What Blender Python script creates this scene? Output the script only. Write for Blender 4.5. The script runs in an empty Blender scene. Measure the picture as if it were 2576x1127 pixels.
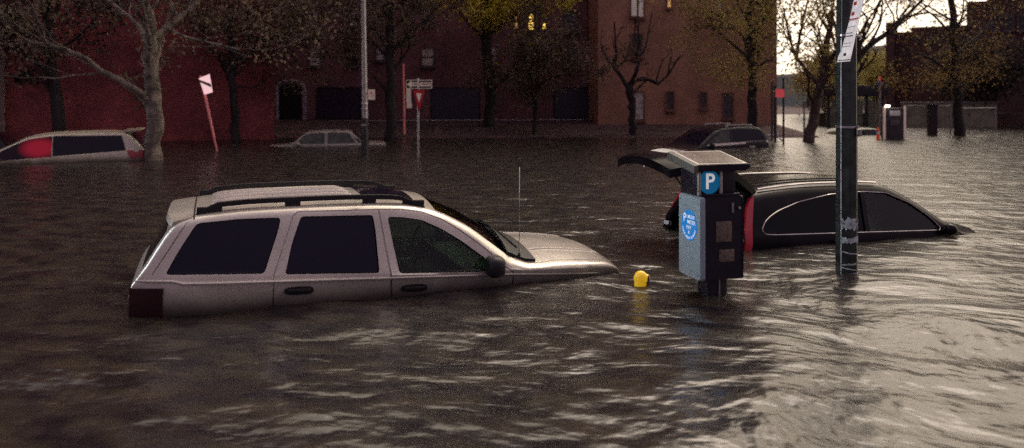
import bpy, bmesh, math, random
import numpy as np
from mathutils import Vector, Matrix, noise as mnoise
from mathutils.geometry import tessellate_polygon
R = math.radians
rnd = random.Random(7)
scene = bpy.context.scene
col = scene.collection
CAMH = 1.76                      # camera height above the flood water (z = 0)
STREET = R(19.5)                 # direction of the street

def at(px, py, Y):               # photo pixel (2576 wide) at depth Y -> world point
    return Vector(((px - 1288) / 2000 * Y, Y, CAMH - (py - 233) / 2000 * Y))

# ------------------------------------------------------------------ materials
MATS = {}
def mat(name, base, rough=.5, metal=0., coat=0., emit=None, estr=0., var=.12, vscale=6., bump=0., bscale=40., spec=.5, rvar=.1, alpha=1., trans=0.):
    if name in MATS: return MATS[name]
    m = bpy.data.materials.new(name); m.use_nodes = True
    nt = m.node_tree; N = nt.nodes; L = nt.links
    b = N['Principled BSDF']
    b.inputs['Roughness'].default_value = rough; b.inputs['Metallic'].default_value = metal
    b.inputs['Coat Weight'].default_value = coat; b.inputs['Coat Roughness'].default_value = .08
    b.inputs['Specular IOR Level'].default_value = spec
    b.inputs['Alpha'].default_value = alpha; b.inputs['Transmission Weight'].default_value = trans
    tc = N.new('ShaderNodeTexCoord')
    nz = N.new('ShaderNodeTexNoise'); nz.inputs['Scale'].default_value = vscale; nz.inputs['Detail'].default_value = 6
    L.new(tc.outputs['Object'], nz.inputs['Vector'])
    rp = N.new('ShaderNodeValToRGB')
    lo = [max(0, c * (1 - var * 2)) for c in base]; hi = [min(1, c * (1 + var * 2)) for c in base]
    rp.color_ramp.elements[0].position = .3; rp.color_ramp.elements[1].position = .7
    rp.color_ramp.elements[0].color = (*lo, 1); rp.color_ramp.elements[1].color = (*hi, 1)
    L.new(nz.outputs['Fac'], rp.inputs['Fac']); L.new(rp.outputs['Color'], b.inputs['Base Color'])
    if rvar:
        mr = N.new('ShaderNodeMapRange'); mr.inputs['To Min'].default_value = max(.02, rough - rvar); mr.inputs['To Max'].default_value = min(1, rough + rvar)
        L.new(nz.outputs['Fac'], mr.inputs['Value']); L.new(mr.outputs['Result'], b.inputs['Roughness'])
    if bump:
        n2 = N.new('ShaderNodeTexNoise'); n2.inputs['Scale'].default_value = bscale; n2.inputs['Detail'].default_value = 5
        L.new(tc.outputs['Object'], n2.inputs['Vector'])
        bp = N.new('ShaderNodeBump'); bp.inputs['Strength'].default_value = bump; bp.inputs['Distance'].default_value = .02
        L.new(n2.outputs['Fac'], bp.inputs['Height']); L.new(bp.outputs['Normal'], b.inputs['Normal'])
    if emit:
        b.inputs['Emission Color'].default_value = (*emit, 1); b.inputs['Emission Strength'].default_value = estr
    MATS[name] = m
    return m

def glass_mat(name, tint, clear, rough=.03, deep=(.008, .006, .012), gloss=.92):
    m = bpy.data.materials.new(name); m.use_nodes = True
    nt = m.node_tree; N = nt.nodes; L = nt.links; N.remove(N['Principled BSDF'])
    out = N['Material Output']
    tr = N.new('ShaderNodeBsdfTransparent'); tr.inputs['Color'].default_value = (*tint, 1)
    df = N.new('ShaderNodeBsdfDiffuse'); df.inputs['Color'].default_value = (*deep, 1)
    gl = N.new('ShaderNodeBsdfGlossy'); gl.inputs['Roughness'].default_value = rough; gl.inputs['Color'].default_value = (gloss, gloss * 1.03, gloss, 1)
    mx = N.new('ShaderNodeMixShader'); mx.inputs['Fac'].default_value = 1 - clear
    L.new(tr.outputs[0], mx.inputs[1]); L.new(df.outputs[0], mx.inputs[2])
    fr = N.new('ShaderNodeFresnel'); fr.inputs['IOR'].default_value = 1.45
    m2 = N.new('ShaderNodeMixShader'); L.new(fr.outputs[0], m2.inputs['Fac'])
    L.new(mx.outputs[0], m2.inputs[1]); L.new(gl.outputs[0], m2.inputs[2]); L.new(m2.outputs[0], out.inputs['Surface'])
    MATS[name] = m
    return m

def brick_mat(name, c1, c2, mortar, dirt=.5):
    m = bpy.data.materials.new(name); m.use_nodes = True
    nt = m.node_tree; N = nt.nodes; L = nt.links; b = N['Principled BSDF']
    b.inputs['Roughness'].default_value = .9
    tc = N.new('ShaderNodeTexCoord')
    sx = N.new('ShaderNodeSeparateXYZ'); L.new(tc.outputs['Object'], sx.inputs[0])
    ad = N.new('ShaderNodeMath'); ad.operation = 'ADD'; L.new(sx.outputs['X'], ad.inputs[0]); L.new(sx.outputs['Y'], ad.inputs[1])
    cb = N.new('ShaderNodeCombineXYZ'); L.new(ad.outputs[0], cb.inputs['X']); L.new(sx.outputs['Z'], cb.inputs['Y'])
    bk = N.new('ShaderNodeTexBrick'); bk.inputs['Scale'].default_value = 1
    bk.inputs['Brick Width'].default_value = .22; bk.inputs['Row Height'].default_value = .075; bk.inputs['Mortar Size'].default_value = .008
    bk.inputs['Color1'].default_value = (*c1, 1); bk.inputs['Color2'].default_value = (*c2, 1); bk.inputs['Mortar'].default_value = (*mortar, 1)
    L.new(cb.outputs[0], bk.inputs['Vector'])
    nz = N.new('ShaderNodeTexNoise'); nz.inputs['Scale'].default_value = .5; nz.inputs['Detail'].default_value = 8; nz.inputs['Roughness'].default_value = .65
    L.new(tc.outputs['Object'], nz.inputs['Vector'])
    mr = N.new('ShaderNodeMapRange'); mr.inputs['From Min'].default_value = .3; mr.inputs['From Max'].default_value = .7
    mr.inputs['To Min'].default_value = 1 - dirt; mr.inputs['To Max'].default_value = 1.25; L.new(nz.outputs['Fac'], mr.inputs['Value'])
    mx = N.new('ShaderNodeMix'); mx.data_type = 'RGBA'; mx.blend_type = 'MULTIPLY'; mx.inputs['Factor'].default_value = 1
    L.new(bk.outputs['Color'], mx.inputs['A']); L.new(mr.outputs[0], mx.inputs['B']); L.new(mx.outputs['Result'], b.inputs['Base Color'])
    MATS[name] = m
    return m

def leaf_mat(name, dark, light):
    m = bpy.data.materials.new(name); m.use_nodes = True
    nt = m.node_tree; N = nt.nodes; L = nt.links; N.remove(N['Principled BSDF']); out = N['Material Output']
    tc = N.new('ShaderNodeTexCoord'); nz = N.new('ShaderNodeTexNoise'); nz.inputs['Scale'].default_value = 1.1; nz.inputs['Detail'].default_value = 5
    L.new(tc.outputs['Object'], nz.inputs['Vector'])
    rp = N.new('ShaderNodeValToRGB'); rp.color_ramp.elements[0].position = .35; rp.color_ramp.elements[1].position = .68
    rp.color_ramp.elements[0].color = (*dark, 1); rp.color_ramp.elements[1].color = (*light, 1); L.new(nz.outputs['Fac'], rp.inputs['Fac'])
    d = N.new('ShaderNodeBsdfDiffuse'); t = N.new('ShaderNodeBsdfTranslucent'); L.new(rp.outputs[0], d.inputs['Color']); L.new(rp.outputs[0], t.inputs['Color'])
    mx = N.new('ShaderNodeMixShader'); mx.inputs[0].default_value = .4; L.new(d.outputs[0], mx.inputs[1]); L.new(t.outputs[0], mx.inputs[2]); L.new(mx.outputs[0], out.inputs['Surface'])
    MATS[name] = m
    return m

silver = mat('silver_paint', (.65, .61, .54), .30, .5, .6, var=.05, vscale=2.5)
def waterline_shade(m, h, dark):      # painted shade: base colour darkens towards the flood level, fading out above it
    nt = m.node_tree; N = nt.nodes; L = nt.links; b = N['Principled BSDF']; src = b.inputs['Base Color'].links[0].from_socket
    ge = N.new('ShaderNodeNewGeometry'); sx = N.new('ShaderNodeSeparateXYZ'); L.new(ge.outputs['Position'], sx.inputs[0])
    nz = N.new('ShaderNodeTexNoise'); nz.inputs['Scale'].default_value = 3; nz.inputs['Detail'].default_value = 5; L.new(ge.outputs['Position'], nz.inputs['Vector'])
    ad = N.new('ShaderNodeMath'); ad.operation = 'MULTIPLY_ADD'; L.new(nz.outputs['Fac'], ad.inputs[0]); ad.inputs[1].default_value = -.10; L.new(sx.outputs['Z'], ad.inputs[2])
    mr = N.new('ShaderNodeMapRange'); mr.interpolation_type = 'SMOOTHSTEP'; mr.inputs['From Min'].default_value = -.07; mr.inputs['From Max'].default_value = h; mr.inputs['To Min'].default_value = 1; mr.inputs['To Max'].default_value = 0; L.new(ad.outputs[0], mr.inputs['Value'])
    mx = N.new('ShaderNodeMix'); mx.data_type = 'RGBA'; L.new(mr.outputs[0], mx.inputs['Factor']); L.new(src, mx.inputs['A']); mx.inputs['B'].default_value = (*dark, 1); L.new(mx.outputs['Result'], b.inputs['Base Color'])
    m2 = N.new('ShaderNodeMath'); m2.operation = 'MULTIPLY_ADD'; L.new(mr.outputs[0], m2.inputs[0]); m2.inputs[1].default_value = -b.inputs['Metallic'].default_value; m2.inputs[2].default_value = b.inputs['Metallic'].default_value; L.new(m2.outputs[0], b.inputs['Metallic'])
waterline_shade(silver, .20, (.060, .048, .042))
blackpaint = mat('black_paint', (.006, .005, .008), .2, 0, 0., var=.2, spec=.16, rvar=.06)
beige = mat('pale_van_paint', (.66, .61, .46), .35, .1, .6, var=.06); waterline_shade(beige, .16, (.12, .10, .07))
greypaint = mat('dull_grey_paint', (.26, .23, .21), .45, .1, .3)
navy = mat('dark_navy_paint', (.010, .009, .014), .3, 0, 0., spec=.35)
trim = mat('black_plastic', (.012, .011, .014), .5, spec=.4)
rubber = mat('black_rubber', (.008, .008, .009), .7, spec=.2)
chrome = mat('chrome', (.75, .72, .70), .18, 1.)
redlens = mat('red_lens', (.30, .008, .02), .18, 0, .8, emit=(1, .02, .06), estr=.035)
redlens_dim = mat('dim_red_lens', (.028, .003, .007), .2, 0, .6)
redlens_van = mat('van_red_lens', (.35, .02, .03), .2, 0, .6)
whitelens = mat('clear_lens', (.6, .6, .62), .2, 0, .8)
blackglass = glass_mat('black_car_glass', (.05, .05, .06), .35, deep=(.004, .0035, .009), gloss=.45)
tinted = glass_mat('privacy_glass', (.14, .14, .19), .6, deep=(.008, .006, .042))
clearglass = glass_mat('green_tinted_glass', (.62, .74, .64), .96)
dimglass = glass_mat('dim_window_glass', (.25, .25, .27), .6, .08)
bgglass = mat('dark_car_glass', (.010, .008, .018), .08, 0, 0., var=.2, spec=.3)
bgglass_light = mat('see_through_car_glass', (.06, .066, .06), .12, var=.25, spec=.3)
interior = mat('dark_interior', (.02, .018, .018), .8)
seatgrey = mat('grey_seat_cloth', (.035, .032, .03), .9)
bark_pale = mat('pale_mottled_bark', (.17, .14, .115), .9, var=.35, vscale=5, bump=.6, bscale=14)
bark_dark = mat('dark_bark', (.028, .021, .022), .95, var=.3, vscale=5, bump=.6, bscale=14)
bark_brown = mat('brown_bark', (.085, .055, .045), .95, var=.3, vscale=5, bump=.6, bscale=14)
polegreen = mat('green_pole_paint', (.026, .034, .032), .25, 0, .15, var=.3, vscale=9, spec=.45, rvar=.08)
galv = mat('galvanised_steel', (.32, .31, .31), .35, .7, var=.15)
steelband = mat('stainless_band', (.8, .8, .82), .2, 1.)
polepale = mat('pale_pole_paint', (.40, .37, .36), .4, .3)
poledark = mat('dark_pole_paint', (.03, .028, .03), .5)
white = mat('white_sign_face', (.75, .72, .70), .5)
signlit = mat('reflective_white_sign_glow', (.8, .75, .73), .5, emit=(1, .86, .84), estr=.16)  # emission stands in for light thrown back by the plates
signlit_pink = mat('reflective_pink_sign_glow', (.8, .6, .6), .5, emit=(1, .62, .64), estr=.8)  # emission puts the plate's pinkish glare in; no lamp there
signtan = mat('tan_reflective_sign_glow', (.62, .50, .42), .5, emit=(1, .75, .62), estr=.09)  # faint emission in place of returned light
signred = mat('red_sign_ink', (.55, .02, .03), .5)
signblack = mat('black_sign_ink', (.01, .01, .01), .5)
redboard = mat('bright_red_board', (.7, .09, .09), .5, emit=(1, .12, .14), estr=.22)  # emission brightens the board, which is no lamp
redpole = mat('red_lit_pole', (.6, .17, .15), .4, 0, emit=(1, .25, .22), estr=.10)  # red light on the pole put in as colour and emission
pinkpost = mat('red_lit_post', (.55, .17, .18), .5, emit=(1, .25, .28), estr=.06)  # reddish glow on the post put in as emission
yellow = mat('yellow_paint', (.80, .50, .015), .4, 0, .4, var=.07, emit=(1, .6, .02), estr=.32)  # emission makes the paint glow; the pipe is no lamp
discblue = mat('reflective_blue_disc_glow', (.006, .19, .50), .4, emit=(.0, .30, .90), estr=.34)  # emission imitates light returned by the sticker
discblue2 = mat('head_blue_disc', (.005, .16, .36), .4, emit=(.0, .28, .60), estr=.18)  # weaker emission imitates light returned by the head disc
letterwhite = mat('reflective_white_lettering_glow', (.85, .85, .87), .5, emit=(1, .98, 1), estr=.35)  # letters emit to look lit from the front
metergrey = mat('blue_grey_meter_paint', (.30, .385, .43), .5, 0, .1, var=.03, vscale=9)
meterdark = mat('dark_meter_paint', (.013, .010, .021), .35, 0, 0., spec=.35)
metergreen = mat('meter_roof_paint', (.12, .115, .10), .5)
solar = mat('solar_glass', (.25, .22, .19), .25, 0, .5, var=.04)
screen = mat('dim_label_panel', (.13, .095, .08), .5, var=.25, vscale=60)
tape = mat('torn_clear_tape', (.38, .44, .45), .3, 0, .5, var=.35, vscale=25)
dooriron = mat('dark_door', (.012, .011, .016), .6)
stone = mat('grey_stone_trim', (.10, .085, .09), .85)
windark = mat('dark_window_glass', (.018, .017, .026), .12)
windim = mat('dim_grey_window', (.075, .06, .06), .35, var=.25)
brownstone = mat('brown_stone_trim', (.20, .10, .075), .9)
curtain = mat('pale_curtain', (.55, .50, .45), .9, var=.2, vscale=5)
winlit = mat('lit_yellow_window', (.7, .45, .1), .6, emit=(1, .62, .12), estr=2.2)
winwarm = mat('warm_lit_window', (.7, .45, .2), .6, emit=(1, .55, .2), estr=.5)
winpale = mat('pale_glowing_window', (.6, .55, .5), .6, emit=(1, .85, .72), estr=.10)
shelterglass = glass_mat('green_lit_shelter_glass', (.45, .48, .42), .4, .2, deep=(.22, .24, .17))  # greenish light in the panes put into the diffuse colour
mesh_wire = mat('chain_link_wire', (.30, .30, .27), .5, .5)
lampwhite = mat('lit_lamp', (1, .9, .8), .4, emit=(1, .88, .75), estr=6)
orange = mat('orange_plastic', (.75, .10, .03), .5, emit=(1, .06, .03), estr=.12)  # emission lifts the cone's brightness; it is unlit
concrete = mat('weathered_concrete', (.20, .18, .17), .9, var=.2)
brick_red_lit = brick_mat('red_lit_brick', (.40, .078, .074), (.30, .058, .062), (.27, .10, .10), .7)  # red glow on the wall put into the brick colour
brick_dark = brick_mat('dark_purple_brick', (.25, .11, .115), (.195, .084, .096), (.20, .125, .125))
brick_brown = brick_mat('brown_brick', (.47, .225, .135), (.39, .185, .112), (.36, .24, .18), .35)
brick_right = brick_mat('maroon_brick', (.10, .045, .05), (.075, .034, .04), (.08, .055, .055))
leaf_grey = leaf_mat('grey_brown_leaves', (0.05, 0.036, 0.028), (0.26, 0.2, 0.14))
leaf_dark = leaf_mat('dark_leaves', (0.022, 0.018, 0.02), (0.12, 0.1, 0.085))
leaf_olive = leaf_mat('olive_leaves', (.13, .105, .035), (.54, .44, .16))
leaf_lamplit = leaf_mat('lamplit_yellow_leaves', (.34, .30, .05), (.85, .74, .14))  # lamp glow on the crown put into the leaf colour
leaf_rust = leaf_mat('rusty_leaves', (0.09, 0.06, 0.03), (0.32, 0.22, 0.09))

# ------------------------------------------------------------------ object helpers
def props(o, label=None, cat=None, group=None, kind=None):
    if label: o['label'] = label
    if cat: o['category'] = cat
    if group: o['group'] = group
    if kind: o['kind'] = kind
    return o

def empty(name, loc, rz=0, label=None, cat=None, group=None, rx=0, ry=0):
    o = bpy.data.objects.new(name, None); col.objects.link(o); o.empty_display_size = .2
    o.location = loc; o.rotation_euler = (rx, ry, rz)
    return props(o, label, cat, group)

def link(name, me, m, parent=None, smooth=35):
    o = bpy.data.objects.new(name, me); col.objects.link(o)
    me.materials.clear(); me.materials.append(m)
    if parent is not None: o.parent = parent
    if smooth and len(me.polygons):
        me.polygons.foreach_set('use_smooth', [True] * len(me.polygons))
        me.set_sharp_from_angle(angle=R(smooth))
    me.update()
    return o

class MB:
    def __init__(s): s.v = []; s.f = []
    def add(s, verts, faces, M=None):
        n = len(s.v)
        s.v += [tuple(M @ Vector(v)) if M else tuple(v) for v in verts]
        s.f += [tuple(i + n for i in f) for f in faces]
        return s
    def box(s, c, d, M=None, bev=0.):
        bm = bmesh.new(); bmesh.ops.create_cube(bm, size=1)
        for v in bm.verts: v.co = Vector((v.co.x * d[0], v.co.y * d[1], v.co.z * d[2])) + Vector(c)
        if bev: bmesh.ops.bevel(bm, geom=list(bm.edges), offset=bev, segments=2, affect='EDGES', profile=.6)
        return s.bm(bm, M)
    def bm(s, bm, M=None):
        bm.verts.index_update()
        s.add([v.co.copy() for v in bm.verts], [[v.index for v in f.verts] for f in bm.faces], M); bm.free()
        return s
    def tube(s, path, rad, n=8, cap=True, M=None):
        P = [Vector(p) for p in path]; rr = rad if isinstance(rad, (list, tuple)) else [rad] * len(P)
        vs = []; fs = []
        ref = Vector((.31, .17, .93))
        for i, p in enumerate(P):
            t = (P[min(i + 1, len(P) - 1)] - P[max(i - 1, 0)]).normalized()
            if abs(t.dot(ref)) > .96: ref = Vector((.9, .2, .1))
            u = t.cross(ref).normalized(); w = t.cross(u).normalized()
            if i and pu is not None and u.dot(pu) < 0: u = -u; w = -w
            pu = u
            for k in range(n):
                a = 2 * math.pi * k / n
                vs.append(p + (u * math.cos(a) + w * math.sin(a)) * rr[i])
        for i in range(len(P) - 1):
            for k in range(n):
                fs.append((i * n + k, i * n + (k + 1) % n, (i + 1) * n + (k + 1) % n, (i + 1) * n + k))
        if cap:
            fs.append(tuple(range(n - 1, -1, -1))); fs.append(tuple((len(P) - 1) * n + k for k in range(n)))
        return s.add(vs, fs, M)
    def prism(s, poly, y0, y1, M=None):      # poly in (x,z), extruded along y
        n = len(poly); vs = [(p[0], y0, p[1]) for p in poly] + [(p[0], y1, p[1]) for p in poly]
        fs = [tuple(range(n)), tuple(range(2 * n - 1, n - 1, -1))] + [(i, i + n, (i + 1) % n + n, (i + 1) % n) for i in range(n)]
        return s.add(vs, fs, M)
    def build(s, name, m, parent=None, smooth=35):
        me = bpy.data.meshes.new(name); me.from_pydata(s.v, [], s.f)
        bm = bmesh.new(); bm.from_mesh(me); bmesh.ops.recalc_face_normals(bm, faces=bm.faces); bm.to_mesh(me); bm.free()
        return link(name, me, m, parent, smooth)

def text_verts(body, size, align='CENTER'):
    cu = bpy.data.curves.new('txt', 'FONT'); cu.body = body; cu.size = size; cu.align_x = align; cu.align_y = 'CENTER'; cu.resolution_u = 3; cu.extrude = .0; cu.offset = size * .02
    o = bpy.data.objects.new('txt', cu); col.objects.link(o)
    dg = bpy.context.evaluated_depsgraph_get(); me = bpy.data.meshes.new_from_object(o.evaluated_get(dg))
    vs = [v.co.copy() for v in me.vertices]; fs = [tuple(p.vertices) for p in me.polygons]
    bpy.data.objects.remove(o); bpy.data.curves.remove(cu); bpy.data.meshes.remove(me)
    return vs, fs

def pchip(pts):
    xs = [p[0] for p in pts]; ys = [p[1] for p in pts]; n = len(xs)
    h = [xs[i + 1] - xs[i] for i in range(n - 1)]; d = [(ys[i + 1] - ys[i]) / h[i] for i in range(n - 1)]
    m = [d[0]] + [0 if d[i - 1] * d[i] <= 0 else 2 / (1 / d[i - 1] + 1 / d[i]) for i in range(1, n - 1)] + [d[-1]]
    def fn(x):
        if x <= xs[0]: return ys[0]
        if x >= xs[-1]: return ys[-1]
        i = max(k for k in range(n - 1) if xs[k] <= x); t = (x - xs[i]) / h[i]
        return (ys[i] * (1 + 2 * t) * (1 - t) ** 2 + m[i] * h[i] * t * (1 - t) ** 2 + ys[i + 1] * t * t * (3 - 2 * t) + m[i + 1] * h[i] * t * t * (t - 1))
    return fn

def lerp_fn(pts):
    def fn(x):
        if x <= pts[0][0]: return pts[0][1]
        for a, b in zip(pts, pts[1:]):
            if x <= b[0]: return a[1] + (b[1] - a[1]) * (x - a[0]) / (b[0] - a[0])
        return pts[-1][1]
    return fn

def round_poly(pts, r=.04, seg=4):
    out = []; n = len(pts)
    for i in range(n):
        p = Vector(pts[i]); a = Vector(pts[i - 1]) - p; b = Vector(pts[(i + 1) % n]) - p
        q = min(r, a.length * .45, b.length * .45); A = p + a.normalized() * q; B = p + b.normalized() * q
        for k in range(seg + 1):
            t = k / seg; out.append(tuple(A * (1 - t) ** 2 + p * 2 * t * (1 - t) + B * t * t))
    return out

def inside(p, poly):
    c = False; j = len(poly) - 1
    for i in range(len(poly)):
        if (poly[i][1] > p[1]) != (poly[j][1] > p[1]) and p[0] < (poly[j][0] - poly[i][0]) * (p[1] - poly[i][1]) / (poly[j][1] - poly[i][1]) + poly[i][0]: c = not c
        j = i
    return c

# ------------------------------------------------------------------ car bodies (x forward from the tail, y left, z up from the road)
class Body:
    def __init__(s, top, belt, W, zlow, zref, tumble, rear, front, crown, r=.06):
        s.top = pchip(top); s.belt = lerp_fn(belt); s.W = W; s.zl = zlow; s.zref = zref; s.tu = tumble
        s.rear = rear; s.front = front; s.crown = lerp_fn(crown); s.r = r
        s.x0 = top[0][0]; s.x1 = top[-1][0]; s.xs = [t[0] for t in top]
    def sy(s, x, z):
        w = s.W - s.rear[1] * max(0, (s.rear[0] - x) / s.rear[0]) ** 2 - s.front[1] * max(0, (x - s.front[0]) / (s.x1 - s.front[0])) ** 2
        if z < s.zref: return w - .05 * min(1.5, (s.zref - z) / .3) ** 2
        return w - .012 - s.tu * (z - s.zref)
    def tz(s, x, y):
        zt = s.top(x); cr = s.crown(x); ye = max(.1, s.sy(x, zt - cr))
        return zt - cr * min(1, abs(y) / ye) ** 2
    def section(s, x, inset=0., zl=None):
        zl = s.zl if zl is None else zl
        zt = s.top(x) - inset; cr = s.crown(x); zc = zt - cr; zb = max(min(s.belt(x), zc - .04), zl + .1)
        Y = lambda z: max(.02, s.sy(x, z + inset * .3) - inset)
        w = Y(min(zb, s.zref) - .1)
        pts = [(0, zl), (w * .8, zl), (w - .03, zl + .06)]
        for k in range(5): 
            z = zl + .09 + (zb - .012 - zl - .09) * k / 4; pts.append((Y(z), z))
        rr = min(s.r, max(.005, (zc - zb) * .5))
        za = zb + .004; ze = max(za + .002, zc - rr)
        for k in range(5):
            z = za + (ze - za) * k / 4; pts.append((Y(z), z))
        ye = max(.1, Y(zc)); A = Vector(pts[-1]); B = Vector((ye, zc)); yc = max(.05, ye - rr * 1.6)
        C = Vector((yc, zt - cr * (yc / ye) ** 2))
        for t in (.25, .5, .75): q = A * (1 - t) ** 2 + B * 2 * t * (1 - t) + C * t * t; pts.append((q.x, q.y))
        for k in range(6):
            y = yc * (1 - k / 6); pts.append((y, zt - cr * (y / ye) ** 2))
        right = [(-p[0], p[1]) for p in pts]; topc = [(0, zt)]
        left = [(p[0], p[1]) for p in reversed(pts[1:])]
        return right + topc + left
    def loft(s, x0=None, x1=None, inset=0., zl=None, step=.06):
        x0 = s.x0 if x0 is None else x0; x1 = s.x1 if x1 is None else x1
        xs = set([x0, x1] + [x for x in s.xs if x0 < x < x1]); n = int((x1 - x0) / step)
        xs |= set(x0 + (x1 - x0) * k / n for k in range(n)); xs = sorted(xs)
        xs = [x for i, x in enumerate(xs) if i == 0 or x - xs[i - 1] > .004]
        vs = []; fs = []; 
        for x in xs:
            sec = s.section(x, inset, zl); vs += [(x, p[0], p[1]) for p in sec]
        n = len(sec)
        for i in range(len(xs) - 1):
            for k in range(n): fs.append((i * n + k, i * n + (k + 1) % n, (i + 1) * n + (k + 1) % n, (i + 1) * n + k))
        fs.append(tuple(range(n - 1, -1, -1))); fs.append(tuple((len(xs) - 1) * n + k for k in range(n)))
        return vs, fs
    def side_solid(s, poly, sign, yin, yout):     # prism following the side surface
        n = len(poly); vs = [(x, sign * (s.sy(x, z) + yin), z) for x, z in poly] + [(x, sign * (s.sy(x, z) + yout), z) for x, z in poly]
        tri = tessellate_polygon([[Vector((x, z, 0)) for x, z in poly]])
        fs = [tuple(t) for t in tri] + [tuple(i + n for i in reversed(t)) for t in tri]
        fs += [(i, (i + 1) % n, (i + 1) % n + n, i + n) for i in range(n)]
        return vs, fs
    def top_grid(s, xa, xb, ya, off, nx=10, ny=12, shrink=0.):   # sheet on the top surface; ya(x) half width
        vs = []
        for i in range(nx + 1):
            x = xa + (xb - xa) * i / nx
            for k in range(ny + 1):
                y = ya(x) * (2 * k / ny - 1); vs.append((x, y, s.tz(x, y) + off))
        fs = [(i * (ny + 1) + k, i * (ny + 1) + k + 1, (i + 1) * (ny + 1) + k + 1, (i + 1) * (ny + 1) + k) for i in range(nx) for k in range(ny)]
        return vs, fs
    def top_solid(s, xa, xb, ya, o0, o1, nx=8, ny=10):
        v0, f0 = s.top_grid(xa, xb, ya, o0, nx, ny); v1, f1 = s.top_grid(xa, xb, ya, o1, nx, ny); n = len(v0)
        fs = [tuple(reversed(f)) for f in f0] + [tuple(i + n for i in f) for f in f1]
        ring = [k for k in range(ny + 1)] + [i * (ny + 1) + ny for i in range(1, nx + 1)] + [nx * (ny + 1) + k for k in range(ny - 1, -1, -1)] + [i * (ny + 1) for i in range(nx - 1, 0, -1)]
        fs += [(ring[i], ring[(i + 1) % len(ring)], ring[(i + 1) % len(ring)] + n, ring[i] + n) for i in range(len(ring))]
        return v0 + v1, fs

def strip(path, w, closed=False):       # thin polygon pieces along a polyline in (x,z)
    out = []
    P = [Vector(p) for p in path]; m = len(P)
    for i in range(m if closed else m - 1):
        a, b = P[i], P[(i + 1) % m]; t = (b - a).normalized(); nn = Vector((-t.y, t.x)) * w / 2; a2 = a - t * w * .4; b2 = b + t * w * .4
        out.append([tuple(a2 - nn), tuple(b2 - nn), tuple(b2 + nn), tuple(a2 + nn)])
    return out

def boolean(vf, cutters):
    def mk(vf):
        me = bpy.data.meshes.new('tmp'); me.from_pydata([tuple(v) for v in vf[0]], [], vf[1])
        bm = bmesh.new(); bm.from_mesh(me); bmesh.ops.recalc_face_normals(bm, faces=bm.faces); bm.to_mesh(me); bm.free()
        o = bpy.data.objects.new('tmp', me); col.objects.link(o); return o
    o = mk(vf); cs = []
    for c in cutters:
        k = mk(c); cs.append(k); md = o.modifiers.new('b', 'BOOLEAN'); md.operation = 'DIFFERENCE'; md.solver = 'EXACT'; md.object = k; md.use_self = True
    dg = bpy.context.evaluated_depsgraph_get(); me = bpy.data.meshes.new_from_object(o.evaluated_get(dg))
    for k in cs + [o]: bpy.data.objects.remove(k)
    return me

def split(me, tests):     # tests: list of (name, fn(centre, normal)); returns {name: mesh data}, rest under 'body'
    res = {}
    for p in me.polygons:
        nm = 'body'
        for name, fn in tests:
            if fn(p.center, p.normal): nm = name; break
        res.setdefault(nm, []).append(tuple(p.vertices))
    out = {}
    for nm, fs in res.items():
        used = sorted({i for f in fs for i in f}); mp = {o: n for n, o in enumerate(used)}
        m2 = bpy.data.meshes.new(nm); m2.from_pydata([me.vertices[i].co[:] for i in used], [], [tuple(mp[i] for i in f) for f in fs]); out[nm] = m2
    bpy.data.meshes.remove(me)
    return out

def join(parts):
    vs = []; fs = []
    for v, f in parts: n = len(vs); vs += list(v); fs += [tuple(i + n for i in q) for q in f]
    return vs, fs

def solid_part(vf, name, m, parent, smooth=35): return MB().add(*vf).build(name, m, parent, smooth)

def frame_poly(poly, w):     # ring strips around a closed polygon
    return strip(poly, w, True)

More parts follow.
